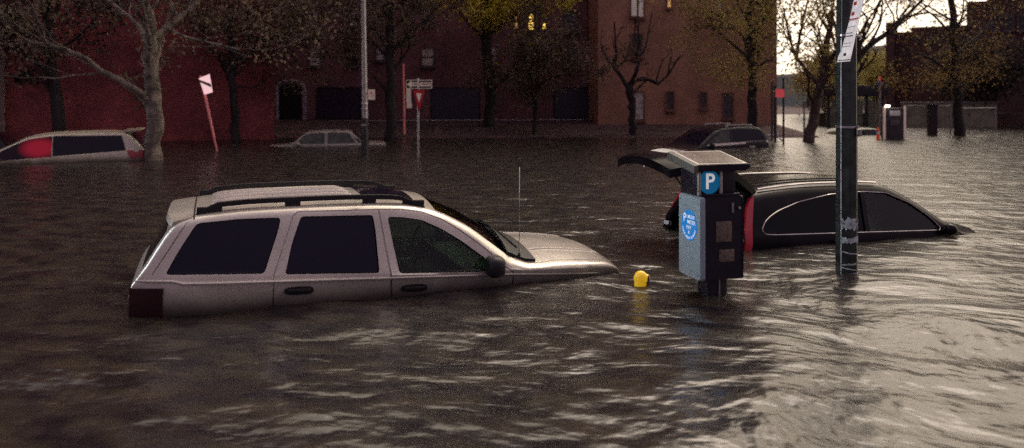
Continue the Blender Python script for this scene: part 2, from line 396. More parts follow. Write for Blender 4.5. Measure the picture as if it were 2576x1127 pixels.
# ---------------- silver sport utility vehicle
def build_suv():
    B = Body(top=[(.03, 1.02), (.05, 1.10), (.09, 1.15), (.30, 1.50), (.36, 1.56), (.5, 1.605), (1., 1.658), (1.9, 1.68), (2.3, 1.665), (2.5, 1.64), (2.8, 1.545), (3.0, 1.445), (3.2, 1.325), (3.40, 1.20), (3.52, 1.178), (3.7, 1.172), (4.0, 1.148), (4.22, 1.118), (4.32, 1.075), (4.375, .99), (4.40, .80)],
             belt=[(0, 1.12), (1.1, 1.093), (2.1, 1.061), (3.2, 1.021), (4.1, .977), (4.6, .93)], W=.885, zlow=.30, zref=1.05, tumble=.28,
             rear=(.5, .10), front=(3.3, .13), crown=[(0, .04), (.4, .05), (1, .055), (2.2, .055), (2.5, .09), (2.8, .145), (3.0, .195), (3.2, .23), (3.4, .15), (3.6, .115), (4.1, .095), (4.4, .07)], r=.05)
    t = empty('sport_utility_vehicle', (-3.328, 6.93, -.795), R(20.5), 'large silver four-door sport utility vehicle with black roof rails, flooded up to its door handles', 'car', ry=R(1.79))
    qw = round_poly([(.507, 1.515), (.83, 1.541), (1.163, 1.545), (1.142, 1.441), (1.036, 1.105), (.288, 1.127), (.382, 1.31)], .035)
    rw = round_poly([(1.325, 1.550), (1.935, 1.548), (1.957, 1.418), (1.983, 1.068), (1.199, 1.092), (1.255, 1.343)], .03)
    fw = round_poly([(2.064, 1.530), (2.20, 1.524), (2.367, 1.498), (2.546, 1.418), (2.726, 1.311), (2.924, 1.168), (3.06, 1.045), (3.0, 1.036), (2.159, 1.057), (2.11, 1.281)], .03)
    dr = [(1.30, 1.588), (1.263, 1.56), (1.111, 1.093), (1.111, .85), (1.22, .5), (2.10, .5), (2.09, .852), (2.076, 1.058), (1.982, 1.593)]
    df = [(1.988, 1.593), (2.082, 1.058), (2.096, .852), (2.106, .5), (3.19, .5), (3.21, 1.02), (3.12, 1.082), (2.95, 1.235), (2.72, 1.40), (2.55, 1.50), (2.37, 1.565), (2.2, 1.588)]
    cut = []
    for sg in (-1, 1):
        for w in (qw, rw, fw): cut.append(B.side_solid(w, sg, -.09, .2))
    wsy = lambda x: B.sy(x, B.top(x) - B.crown(x)) - .095
    cut.append(B.top_solid(2.52, 3.26, wsy, -.09, .2))
    grooves = []
    for sg in (-1, 1):
        for path, cl in ((dr, True), (df, True)):
            for q in strip(path, .011, cl): grooves.append(B.side_solid(q, sg, -.014, .05))
    for sg in (-1, 1):
        for q in strip([(.195, 1.13), (.44, 1.535)], .010): grooves.append(B.side_solid(q, sg, -.012, .05))
    hy = lambda x: B.sy(x, B.top(x) - B.crown(x)) - .10
    for sg in (-1, 1):
        for k in range(10):
            xa, xb = 3.30 + k * .103, 3.30 + (k + 1) * .103
            v = []
            for x in (xa, xb):
                for dy in (-.004, .004):
                    for dz in (-.014, .05): y = sg * hy(x) + dy; v.append((x, y, B.tz(x, y) + dz))
            grooves.append((v, [(0, 1, 3, 2), (4, 6, 7, 5), (0, 4, 5, 1), (2, 3, 7, 6), (0, 2, 6, 4), (1, 5, 7, 3)]))
    me = boolean(B.loft(), [B.loft(.14, 3.28, .055, .5, .1), join(cut), join(grooves)])
    parts = split(me, [('door_rear', lambda c, n: abs(c.y) > .5 and inside((c.x, c.z), dr)), ('door_front', lambda c, n: abs(c.y) > .5 and inside((c.x, c.z), df)),
                       ('hood', lambda c, n: c.x > 3.30 and abs(c.y) < hy(c.x) and n.z > .3)])
    for sfx in ('door_rear', 'door_front'):
        m = parts.pop(sfx)
        for side in (-1, 1):
            fs = [tuple(p.vertices) for p in m.polygons if p.center.y * side > 0]
            d = MB().add([v.co[:] for v in m.vertices], fs); 
            me2 = bpy.data.meshes.new('door'); me2.from_pydata(d.v, [], d.f); bm = bmesh.new(); bm.from_mesh(me2)
            bmesh.ops.delete(bm, geom=[v for v in bm.verts if not v.link_faces], context='VERTS'); bm.to_mesh(me2); bm.free()
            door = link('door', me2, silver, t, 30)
            w = rw if sfx == 'door_rear' else fw
            g = solid_part(B.side_solid(w, side, -.024, -.020), 'window', tinted if sfx == 'door_rear' else clearglass, door)
            MB().add(*join([B.side_solid(q, side, -.028, -.012) for q in frame_poly(w, .016)])).build('window_seal', rubber, g)
            cx, cz = (1.315, .958) if sfx == 'door_rear' else (2.29, .925)
            hp = [(cx + .118 * math.copysign(abs(math.cos(a)) ** .6, math.cos(a)), cz + .034 * math.copysign(abs(math.sin(a)) ** .7, math.sin(a))) for a in [2 * math.pi * k / 20 for k in range(20)]]
            h = solid_part(B.side_solid(hp, side, -.004, .004), 'handle', trim, door)
            MB().box((cx, side * (B.sy(cx, cz) + .022), cz + .008), (.19, .022, .024), bev=.008).build('grip', trim, h)
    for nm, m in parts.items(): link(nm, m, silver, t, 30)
    for sg in (-1, 1):
        g = solid_part(B.side_solid(qw, sg, -.024, -.020), 'quarter_window', tinted, t)
        MB().add(*join([B.side_solid(q, sg, -.028, -.012) for q in frame_poly(qw, .014)])).build('window_seal', rubber, g)
    solid_part(B.top_solid(2.515, 3.265, lambda x: wsy(x) + .004, -.03, -.025), 'windshield', clearglass, t)
    solid_part(B.top_solid(.105, .275, lambda x: B.sy(x, B.top(x) - .05) - .14, .003, .007), 'rear_window', tinted, t)
    for sg in (-1, 1):      # raised belt moulding, hood ridges
        bl = lambda x: 1.122 - .0095 * x if x < .4 else (1.098 - .020 * (x - .4) if x < 3.2 else 1.042 - .052 * (x - 3.2))
        xs = [.07 + k * .09 for k in range(46)]
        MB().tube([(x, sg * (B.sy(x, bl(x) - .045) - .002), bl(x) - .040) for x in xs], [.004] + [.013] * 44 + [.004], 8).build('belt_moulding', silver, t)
        xs = [3.50 + k * .055 for k in range(15)]
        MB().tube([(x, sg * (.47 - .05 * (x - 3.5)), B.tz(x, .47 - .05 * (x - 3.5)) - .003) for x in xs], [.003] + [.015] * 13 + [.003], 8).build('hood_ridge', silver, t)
    MB().add(*B.top_solid(.478, .490, lambda x: B.sy(x, B.top(x) - .05) - .02, -.004, .002)).build('roof_seam', rubber, t)
    # cowl and wipers
    c = solid_part(B.top_solid(3.20, 3.47, lambda x: B.sy(x, B.top(x) - B.crown(x)) - .12, .002, .026), 'cowl', trim, t)
    for y0, y1 in ((-.55, .02), (.02, .55)):
        p = [(3.36, y0, B.tz(3.36, y0) + .03), (3.24, (y0 + y1) / 2, B.tz(3.24, (y0 + y1) / 2) + .03), (3.15, y1, B.tz(3.15, y1) + .025)]
        MB().tube(p, [.009, .008, .006], 6).build('wiper', rubber, t)
    # spoiler lip on the tailgate
    sp = []
    for k in range(13):
        y = -.70 + 1.4 * k / 12; d = .06 * (abs(y) / .7) ** 4
        sp += [(.255 + d, y, 1.515 - d * .5), (.27 + d, y, 1.56 - d * .6), (.47, y * .985, B.tz(.47, y) + .004), (.40, y * .985, B.tz(.40, y) - .05)]
    fs = [(4 * k + a, 4 * k + (a + 1) % 4, 4 * k + 4 + (a + 1) % 4, 4 * k + 4 + a) for k in range(12) for a in range(4)] + [(0, 1, 2, 3), (51, 50, 49, 48)]
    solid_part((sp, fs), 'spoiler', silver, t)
    # roof ribs, sunroof, rails
    rb = MB()
    for y in (-.42, -.25, -.08, .09, .26, .43):
        pts = [(x, y, B.tz(x, y) + .001) for x in [.62 + k * .06 for k in range(21)]]
        rb.tube(pts, [.006] + [.022] * 19 + [.006], 8)
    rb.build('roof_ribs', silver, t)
    gm = MB()  # flat dark strips: shade between the ribs put into colour
    for y in (-.335, -.165, .005, .175, .345):
        v = []
        for k in range(13):
            x = .66 + k * .095
            for dy in (-.011, .011): v.append((x, y + dy, B.tz(x, y) + .0025))
        gm.add(v, [(2 * k, 2 * k + 2, 2 * k + 3, 2 * k + 1) for k in range(12)])
    gm.build('rib_shade_strips', mat('rib_shade', (.16, .14, .125), .6), t)
    solid_part(B.top_solid(1.90, 2.36, lambda x: .47, .001, .006), 'sunroof', bgglass, t)
    for sg in (-1, 1):
        y = .615 * sg; m = MB()
        xs = [.50 + k * 1.92 / 24 for k in range(25)]
        lift = lambda x: .058 * min(1, max(0, (x - .50) / .16), max(0, (2.42 - x) / .26)) ** .7
        vs = []
        for x in xs:
            z = B.tz(x, y) + lift(x); h = .013 + .006 * (lift(x) > .05)
            vs += [(x, y - .026, z - h * 1.25), (x, y - .026, z + h * .8), (x, y + .026, z + h * .8), (x, y + .026, z - h * 1.25)]
        fs = [(4 * k + a, 4 * k + (a + 1) % 4, 4 * k + 4 + (a + 1) % 4, 4 * k + 4 + a) for k in range(24) for a in range(4)] + [(0, 1, 2, 3), (99, 98, 97, 96)]
        m.add(vs, fs)
        for x0, x1 in ((.50, .70), (1.20, 1.33), (1.86, 1.98), (2.22, 2.42)):
            m.box(((x0 + x1) / 2, y, B.tz((x0 + x1) / 2, y) + .02), (x1 - x0, .04, .05), bev=.01)
        m.build('roof_rail', trim, t, 25)
    # tail lamps
    for sg in (-1, 1):
        sl = []
        zz = [1.03 - .03 * k for k in range(12)]; xx = [.033, .10, .16, .22, .28]
        for za, zb in zip(zz, zz[1:]):
            for xa, xb in zip(xx, xx[1:]): sl.append(B.side_solid([(xa, zb), (xb, zb), (xb, za), (xa, za)], sg, -.02, .012))
        lp = solid_part(join(sl), 'tail_lamp', redlens_dim, t, 60)
        solid_part(B.side_solid([(.05, .90), (.265, .90), (.265, .885), (.05, .885)], sg, .008, .0145), 'lens_bar', trim, lp)
    # mirrors
    for sg in (-1, 1):
        mb = MB(); bm = bmesh.new(); bmesh.ops.create_uvsphere(bm, u_segments=16, v_segments=10, radius=1)
        for v in bm.verts:
            x, y, z = v.co; x = math.copysign(abs(x) ** .7, x); z = math.copysign(abs(z) ** .65, z); y = math.copysign(abs(y) ** .7, y)
            v.co = Vector((2.99 + x * .085, sg * (B.sy(2.99, 1.1) + .13) + y * .12, 1.105 + z * .096))
        mb.bm(bm); mb.box((3.0, sg * (B.sy(3.0, 1.08) + .01), 1.075), (.10, .07, .06), bev=.015)
        mr = mb.build('mirror', trim, t)
    # whip antenna on the right front fender
    y = -.735; x = 3.315; z = B.tz(x, y)
    a = MB().tube([(x, y, z - .02), (x, y, z + .05)], [.018, .010], 10).build('antenna', rubber, t)
    MB().tube([(x, y, z + .04), (x - .02, y, z + .85)], [.0042, .0026], 6).build('mast', chrome, a)
    # interior
    for y in (-.38, .38):
        MB().box((2.05, y, .80), (.5, .5, .2), bev=.06).box((1.83, y, 1.10), (.16, .46, .58), bev=.07).box((1.80, y, 1.45), (.1, .26, .16), bev=.04).build('seat', seatgrey, t)
    MB().box((.95, 0, 1.0), (.16, 1.3, .6), bev=.07).box((1.2, 0, .75), (.5, 1.3, .2), bev=.06).build('rear_seat', seatgrey, t)
    MB().box((3.0, 0, .93), (.42, 1.4, .22), bev=.07).build('dashboard', interior, t)
    MB().tube([(2.62 + .05 * math.sin(a) * .5, .38 + .18 * math.cos(a), 1.08 + .17 * math.sin(a)) for a in [2 * math.pi * k / 20 for k in range(21)]], .014, 6).build('steering_wheel', rubber, t)
    return t

# ---------------- black crossover with its liftgate raised
def build_black():
    B = Body(top=[(.40, .92), (.44, 1.08), (.60, 1.44), (.70, 1.525), (.98, 1.572), (1.56, 1.622), (2.26, 1.636), (2.6, 1.62), (2.8, 1.565), (3.05, 1.44), (3.3, 1.28), (3.55, 1.11), (3.7, 1.055), (4.2, 1.01), (4.6, .92), (4.78, .75), (4.8, .6)],
             belt=[(.4, 1.03), (3.3, 1.03), (4.6, .93)], W=.90, zlow=.28, zref=1.0, tumble=.42, rear=(1.0, .05), front=(3.5, .18),
             crown=[(.4, .03), (.7, .05), (2.5, .055), (2.9, .085), (3.5, .075), (3.8, .05), (4.8, .05)], r=.08)
    t = empty('crossover_car', (1.865, 9.563, -.871), R(18.33), 'black rounded crossover car with its tailgate raised and its nose under water', 'car', ry=R(1.82))
    dlo = [(.70, 1.10), (.754, 1.179), (.85, 1.245), (.977, 1.304), (1.279, 1.396), (1.759, 1.478), (2.236, 1.505), (2.591, 1.489), (2.91, 1.366), (3.156, 1.204), (3.274, 1.080), (3.255, 1.047), (1.958, 1.047), (.85, 1.045), (.735, 1.055)]
    dlo = round_poly(dlo, .05, 3)
    xb0, xb1 = 2.235, 2.165       # pillar between the rear and front panes (top, bottom)
    rear = [p for p in dlo if p[0] < 1.30]
    a = [(x, z) for x, z in dlo]
    def clip(poly, keep):        # clip by the pillar line
        f = lambda p: (p[0] - (xb1 + (xb0 - xb1) * (p[1] - 1.047) / .46)) * keep - .03
        out = []
        for i in range(len(poly)):
            p, q = poly[i - 1], poly[i]; fp, fq = f(p), f(q)
            if (fp > 0) != (fq > 0): u = fp / (fp - fq); out.append((p[0] + (q[0] - p[0]) * u, p[1] + (q[1] - p[1]) * u))
            if fq > 0: out.append(q)
        return out
    rwin, fwin = clip(dlo, -1), clip(dlo, 1)
    cut = []
    for sg in (-1, 1):
        for w in (rwin, fwin): cut.append(B.side_solid(w, sg, -.10, .2))
    wsy = lambda x: B.sy(x, B.top(x) - B.crown(x)) - .11
    cut.append(B.top_solid(2.72, 3.50, wsy, -.10, .2))
    hatch_cut = [B.top_solid(.415, .665, lambda x: B.sy(x, B.top(x) - .05) - .11, -.14, .3), MB().box((.42, 0, .88), (.3, 1.45, .40)).__dict__]
    hatch_cut[1] = (hatch_cut[1]['v'], hatch_cut[1]['f'])
    me = boolean(B.loft(), [B.loft(.44, 3.52, .06, .5, .1), join(cut), hatch_cut[0], hatch_cut[1]])
    link('body', me, blackpaint, t, 30)
    for sg in (-1, 1):
        for w, m in ((rwin, blackglass), (fwin, clearglass)):
            solid_part(B.side_solid(w, sg, -.024, -.020), 'window', m, t)
        path = [(x, sg * (B.sy(x, z) + .002), z) for x, z in dlo] ; path.append(path[0])
        MB().tube(path, .0055, 5, cap=False).build('chrome_window_trim', chrome, t)
        tl = [(.683, 1.45), (.650, 1.36), (.585, 1.15), (.545, .95), (.53, .78), (.445, .78), (.455, .95), (.475, 1.10), (.555, 1.32), (.625, 1.43)]
        solid_part(B.side_solid(tl, sg, -.03, .012), 'tail_lamp', redlens, t)
        MB().box((.43, sg * .80, .93), (.05, .12, .07), bev=.01).build('reversing_lamp', whitelens, t)
        bm = bmesh.new(); bmesh.ops.create_uvsphere(bm, u_segments=16, v_segments=10, radius=1)
        for v in bm.verts: v.co = Vector((3.34 + v.co.x * .07, sg * (B.sy(3.36, 1.05) + .08) + v.co.y * .09, 1.065 + v.co.z * .07))
        MB().bm(bm).box((3.33, sg * (B.sy(3.33, 1.03)), 1.03), (.1, .1, .05), bev=.012).build('mirror', blackpaint, t)
        for x in (1.74, 2.95):
            MB().box((x, sg * (B.sy(x, .955) + .02), .955), (.23, .024, .030), bev=.01).build('door_handle', blackpaint, t)
        # slim roof rails
        pts = [(x, sg * .60, B.tz(x, .60) + .022) for x in [.80 + k * .1 for k in range(18)]]
        MB().tube(pts, .014, 6).build('roof_rail', chrome, t)
        sl = []
        for xb in (2.20,):
            pass
        for xs_ in ([(.95, .95), (.92, .5)],): pass
        for (a0, a1) in (((2.2, 1.0), (2.2, .35)),):
            sl += [B.side_solid(q, sg, -.002, .0015) for q in strip([(xb1, 1.04), (2.17, .5)], .007)]
        MB().add(*join(sl)).build('door_seam', rubber, t)
    solid_part(B.top_solid(2.715, 3.505, lambda x: wsy(x) + .004, -.03, -.025), 'windshield', clearglass, t)
    solid_part(B.top_solid(3.50, 3.66, lambda x: .62, .002, .012), 'cowl', trim, t)
    rb = MB()
    for y in (-.42, -.30, .30, .42):
        rb.tube([(x, y, B.tz(x, y) + .001) for x in [.78 + k * .1 for k in range(16)]], [.003] + [.011] * 14 + [.003], 6)
    rb.build('roof_ribs', blackpaint, t)
    # opening gasket
    gp = []
    for k in range(25):
        u = k / 24 * 2 - 1
        y = u * .70; x = .665 - .02 * abs(u) ** 3
        gp.append((x, y * .9, B.tz(.67, y * .9) - .0))
    MB().tube(gp, .018, 6).build('opening_gasket', rubber, t)
    # liftgate: a bent shell hinged at the rear edge of the roof
    prof = [(.74, 1.600), (.62, 1.70), (.43, 1.815), (.25, 1.895), (.10, 1.93), (-.04, 1.94), (-.22, 1.925), (-.36, 1.895), (-.44, 1.865)]
    hw = [.60, .64, .70, .75, .78, .79, .78, .74, .66]
    def shell(prof, hw, o0, o1, ny=14, ys=1., curve=.10):
        vs = []
        for o in (o0, o1):
            for (x, z), w in zip(prof, hw):
                for k in range(ny + 1):
                    u = 2 * k / ny - 1; vs.append((x + .05 * u * u, u * w * ys, z + o - curve * u * u))
        n = (ny + 1) * len(prof); fs = []
        for i in range(len(prof) - 1):
            for k in range(ny):
                q = (i * (ny + 1) + k, i * (ny + 1) + k + 1, (i + 1) * (ny + 1) + k + 1, (i + 1) * (ny + 1) + k); fs.append(q); fs.append(tuple(j + n for j in reversed(q)))
        ring = [k for k in range(ny + 1)] + [i * (ny + 1) + ny for i in range(1, len(prof))] + [(len(prof) - 1) * (ny + 1) + k for k in range(ny - 1, -1, -1)] + [i * (ny + 1) for i in range(len(prof) - 2, 0, -1)]
        fs += [(ring[i], ring[(i + 1) % len(ring)], ring[(i + 1) % len(ring)] + n, ring[i] + n) for i in range(len(ring))]
        return vs, fs
    gate = solid_part(shell(prof, hw, -.095, .0), 'liftgate', blackpaint, t)
    solid_part(shell(prof[:4], hw[:4], .002, .007, ys=.86), 'gate_glass', bgglass, gate)
    solid_part(shell(prof[4:8], hw[4:8], -.104, -.094, ys=.80), 'inner_trim', mat('grey_gate_lining', (.11, .10, .105), .6), gate)
    MB().box((-.26, -.30, 1.79), (.10, .05, .02), bev=.006).build('pull_cup', rubber, gate)
    MB().tube([(-.36, 0, 1.77), (-.36, 0, 1.745), (-.31, 0, 1.74)], .010, 6).build('latch', chrome, gate)
    solid_part(shell([(-.07, 1.944), (-.22, 1.916)], [.30, .30], .004, .010, ys=1, curve=.021), 'number_plate', mat('pale_plate', (.5, .48, .45), .5), gate)
    MB().tube([(-.03, -.36, 1.955), (-.03, .36, 1.955)], .018, 8).build('chrome_bar', chrome, gate)
    for sg in (-1, 1):
        MB().tube([(.60, sg * .64, 1.36), (.30, sg * .70, 1.74)], [.013, .008], 8).build('gas_strut', rubber, t)
    # interior
    for y in (-.36, .36):
        MB().box((2.35, y, .78), (.5, .48, .2), bev=.06).box((2.10, y, 1.05), (.16, .45, .58), bev=.07).box((2.08, y, 1.38), (.09, .25, .15), bev=.04).build('seat', seatgrey, t)
    MB().box((1.25, 0, .98), (.16, 1.25, .55), bev=.07).build('rear_seat', seatgrey, t)
    MB().box((3.25, 0, .92), (.4, 1.35, .18), bev=.06).build('dashboard', interior, t)
    return t

# ---------------- simpler background cars
def build_bg_car(name, loc, rz, label, B, paint, windows, pillar=(), ry=0, lamp=None, lampmat=redlens_van, rails=None, ws=None, belt_trim=None, handles=(), mirror=None, spoiler=None, rearglass=None, cat='car'):
    t = empty(name, loc, rz, label, cat, ry=ry)
    cut = []
    for sg in (-1, 1):
        for poly, m in windows: cut.append(B.side_solid(round_poly(poly, .03, 3), sg, -.02, .2))
    me = boolean(B.loft(step=.12), [join(cut)]) if cut else None
    link('body', me, paint, t, 30)
    for sg in (-1, 1):
        for poly, m in windows: solid_part(B.side_solid(round_poly(poly, .03, 3), sg, -.016, -.010), 'window', m, t)
        if lamp: solid_part(B.side_solid(round_poly(lamp, .03, 3), sg, -.02, .012), 'tail_lamp', lampmat, t)
        if rails:
            x0, x1, y = rails; m = MB().tube([(x0 + (x1 - x0) * k / 10, sg * y, B.tz(x0 + (x1 - x0) * k / 10, y) + .05) for k in range(11)], .022, 6)
            for x in (x0 + .06, (x0 + x1) / 2, x1 - .06): m.box((x, sg * y, B.tz(x, y) + .022), (.08, .04, .05))
            m.build('roof_rail', galv, t)
        if belt_trim:
            x0, x1, z0, z1 = belt_trim; q = [(x0, z0), (x1, z1), (x1, z1 + .06), (x0, z0 + .06)]
            solid_part(B.side_solid(q, sg, -.004, .012), 'belt_trim', mat('pale_belt_trim', (.62, .56, .52), .35, .2), t)
        for x, z in handles: MB().box((x, sg * (B.sy(x, z) + .02), z), (.20, .03, .035), bev=.01).build('door_handle', mat('pale_belt_trim', (.62, .56, .52), .35, .2), t)
        if mirror:
            x, z = mirror; bm = bmesh.new(); bmesh.ops.create_uvsphere(bm, u_segments=12, v_segments=8, radius=1)
            for v in bm.verts: v.co = Vector((x + v.co.x * .08, sg * (B.sy(x, z) + .12) + v.co.y * .11, z + v.co.z * .085))
            MB().bm(bm).build('mirror', paint, t)
    if ws: solid_part(B.top_solid(ws[0], ws[1], lambda x: B.sy(x, B.top(x) - B.crown(x)) - .10, .002, .007), 'windshield', bgglass, t)
    if rearglass: solid_part(B.top_solid(rearglass[0], rearglass[1], lambda x: B.sy(x, B.top(x) - B.crown(x)) - .12, .002, .007), 'rear_window', bgglass, t)
    if spoiler:
        x0, x1, z0, z1 = spoiler; MB().prism([(x0, z0), (x1, z1), (x1, z1 + .05), (x0, z0 + .04)], -.66, .66).build('spoiler', paint, t)
    return t

suv = build_suv()
black = build_black()

PI = math.pi
def red_cabin():        # glass with a red glow painted in by a soft patch of emission
    m = mat('red_lit_cabin_glass', (.012, .006, .012), .1, spec=.3); nt = m.node_tree; N = nt.nodes; L = nt.links; b = N['Principled BSDF']
    tc = N.new('ShaderNodeTexCoord'); mp = N.new('ShaderNodeMapping'); mp.vector_type = 'TEXTURE'; mp.inputs['Location'].default_value = (2.48, 0, 1.36); mp.inputs['Scale'].default_value = (.50, 40, .30); L.new(tc.outputs['Object'], mp.inputs['Vector'])
    g = N.new('ShaderNodeTexGradient'); g.gradient_type = 'SPHERICAL'; L.new(mp.outputs[0], g.inputs['Vector'])
    k = N.new('ShaderNodeMath'); k.operation = 'MULTIPLY'; k.use_clamp = True; L.new(g.outputs['Fac'], k.inputs[0]); k.inputs[1].default_value = 1.9
    k2 = N.new('ShaderNodeMath'); k2.operation = 'MULTIPLY'; L.new(k.outputs[0], k2.inputs[0]); k2.inputs[1].default_value = .20; k = k2
    b.inputs['Emission Color'].default_value = (1, .02, .07, 1); L.new(k.outputs[0], b.inputs['Emission Strength']); return m
# minivan (faces left along the far kerb)
Bv = Body(top=[(.02, .95), (.05, 1.10), (.10, 1.22), (.30, 1.50), (.48, 1.66), (.62, 1.695), (1.4, 1.73), (2.2, 1.725), (2.7, 1.67), (3.0, 1.57), (3.4, 1.38), (3.8, 1.19), (4.1, 1.10), (4.6, 1.02), (4.95, .85), (5.0, .6)],
          belt=[(0, 1.20), (.6, 1.20), (3.8, 1.06), (5, .95)], W=.95, zlow=.3, zref=1.1, tumble=.30, rear=(.6, .12), front=(3.7, .25), crown=[(0, .04), (2.6, .05), (3.1, .08), (3.9, .06), (5, .06)])
vr = at(364, 405, 21.0)
rzv = PI + STREET
b0 = Vector((vr.x, 21.0 + .45, -.93))
build_bg_car('minivan', b0, rzv, 'cream white minivan at the left edge with a red glow in its front window', Bv, beige,
             [([(.62, 1.60), (2.185, 1.645), (2.185, 1.14), (.52, 1.215)], bgglass), ([(2.20, 1.643), (2.70, 1.585), (3.0, 1.47), (3.3, 1.32), (3.72, 1.10), (3.6, 1.072), (2.20, 1.132)], red_cabin())],
             lamp=[(.06, 1.20), (.50, 1.22), (.42, 1.02), (.10, .99)], ry=R(1.2), ws=(2.95, 3.78), mirror=(3.42, 1.16), spoiler=(.20, .62, 1.70, 1.67), rearglass=(.12, .42))
# boxy sedan behind the lamp post
Bs = Body(top=[(.0, .80), (.03, .90), (.08, .96), (.6, .99), (.75, 1.02), (1.15, 1.36), (1.3, 1.40), (2.0, 1.415), (2.5, 1.39), (2.7, 1.33), (3.1, 1.02), (3.2, .985), (4.2, .90), (4.5, .82), (4.55, .6)],
          belt=[(0, .93), (3.2, .95), (4.5, .85)], W=.86, zlow=.25, zref=.93, tumble=.34, rear=(.5, .06), front=(3.6, .12), crown=[(0, .03), (1.2, .04), (3.1, .04), (4.5, .04)], r=.04)
sp = at(985, 365, 26.6)
build_bg_car('old_sedan', Vector((sp.x - .25, 27.2, -.87)), PI + R(10), 'small faded grey boxy sedan half sunk behind the thin lamp post', Bs, greypaint,
             [([(1.26, 1.33), (1.92, 1.35), (1.92, .98), (1.0, .98)], bgglass_light), ([(2.02, 1.35), (2.48, 1.33), (2.66, 1.27), (2.96, 1.0), (2.02, .98)], bgglass_light), ([(1.08, 1.22), (.92, .99), (.80, 1.0)], bgglass)],
             ws=(2.74, 3.06), rearglass=(.78, 1.12), mirror=(2.85, 1.0), ry=R(.9))
# black wagon with roof rails
Bw = Body(top=[(.02, .9), (.05, 1.08), (.12, 1.16), (.42, 1.55), (.62, 1.64), (1.3, 1.68), (1.9, 1.66), (2.2, 1.58), (2.6, 1.32), (2.95, 1.10), (3.1, 1.06), (4.2, .98), (4.6, .8), (4.65, .6)],
          belt=[(0, 1.10), (3, 1.04), (4.6, .92)], W=.92, zlow=.3, zref=1.05, tumble=.30, rear=(.5, .10), front=(3.4, .2), crown=[(0, .04), (1, .05), (2.2, .07), (3, .06), (4.6, .05)])
wp = at(1930, 368, 26.2)
build_bg_car('station_wagon', Vector((wp.x - .1, 26.7, -.95)), PI + STREET, 'black wagon with pale roof rails and a bright belt line, across the street', Bw, navy,
             [([(.56, 1.50), (1.62, 1.58), (1.62, 1.13), (.38, 1.17)], bgglass), ([(1.70, 1.57), (1.98, 1.52), (2.3, 1.33), (2.62, 1.11), (1.70, 1.13)], bgglass_light)],
             lamp=[(.03, 1.12), (.30, 1.12), (.30, .85), (.03, .85)], lampmat=redlens_dim, rails=(.70, 1.75, .60), ws=(2.15, 2.9), belt_trim=(.28, 2.62, 1.115, 1.065), handles=((.95, .99), (1.85, .96)), mirror=(2.5, 1.10), ry=R(1.))
# dark car behind the minivan
cp = at(62, 372, 24.5)
build_bg_car('hatchback', Vector((cp.x + .1, 25.2, -.84)), PI + STREET, 'dark navy car mostly hidden behind the front of the minivan', Bs, navy,
             [([(1.26, 1.33), (1.92, 1.35), (1.92, .98), (1.0, .98)], bgglass), ([(2.02, 1.35), (2.48, 1.33), (2.66, 1.27), (2.96, 1.0), (2.02, .98)], bgglass)], ws=(2.74, 3.06), rearglass=(.78, 1.12))
# drowned car by the phone booth
dp = at(2214, 338, 33)
build_bg_car('drowned_car', Vector((dp.x + 1.1, 33.9, -1.12)), PI + R(8), 'drowned dark car showing only its roof left of the phone booth', Bs, navy,
             [([(1.26, 1.33), (1.92, 1.35), (1.92, .98), (1.0, .98)], bgglass_light), ([(2.02, 1.35), (2.48, 1.33), (2.66, 1.27), (2.96, 1.0), (2.02, .98)], bgglass_light)], ws=(2.74, 3.06), rearglass=(.78, 1.12))

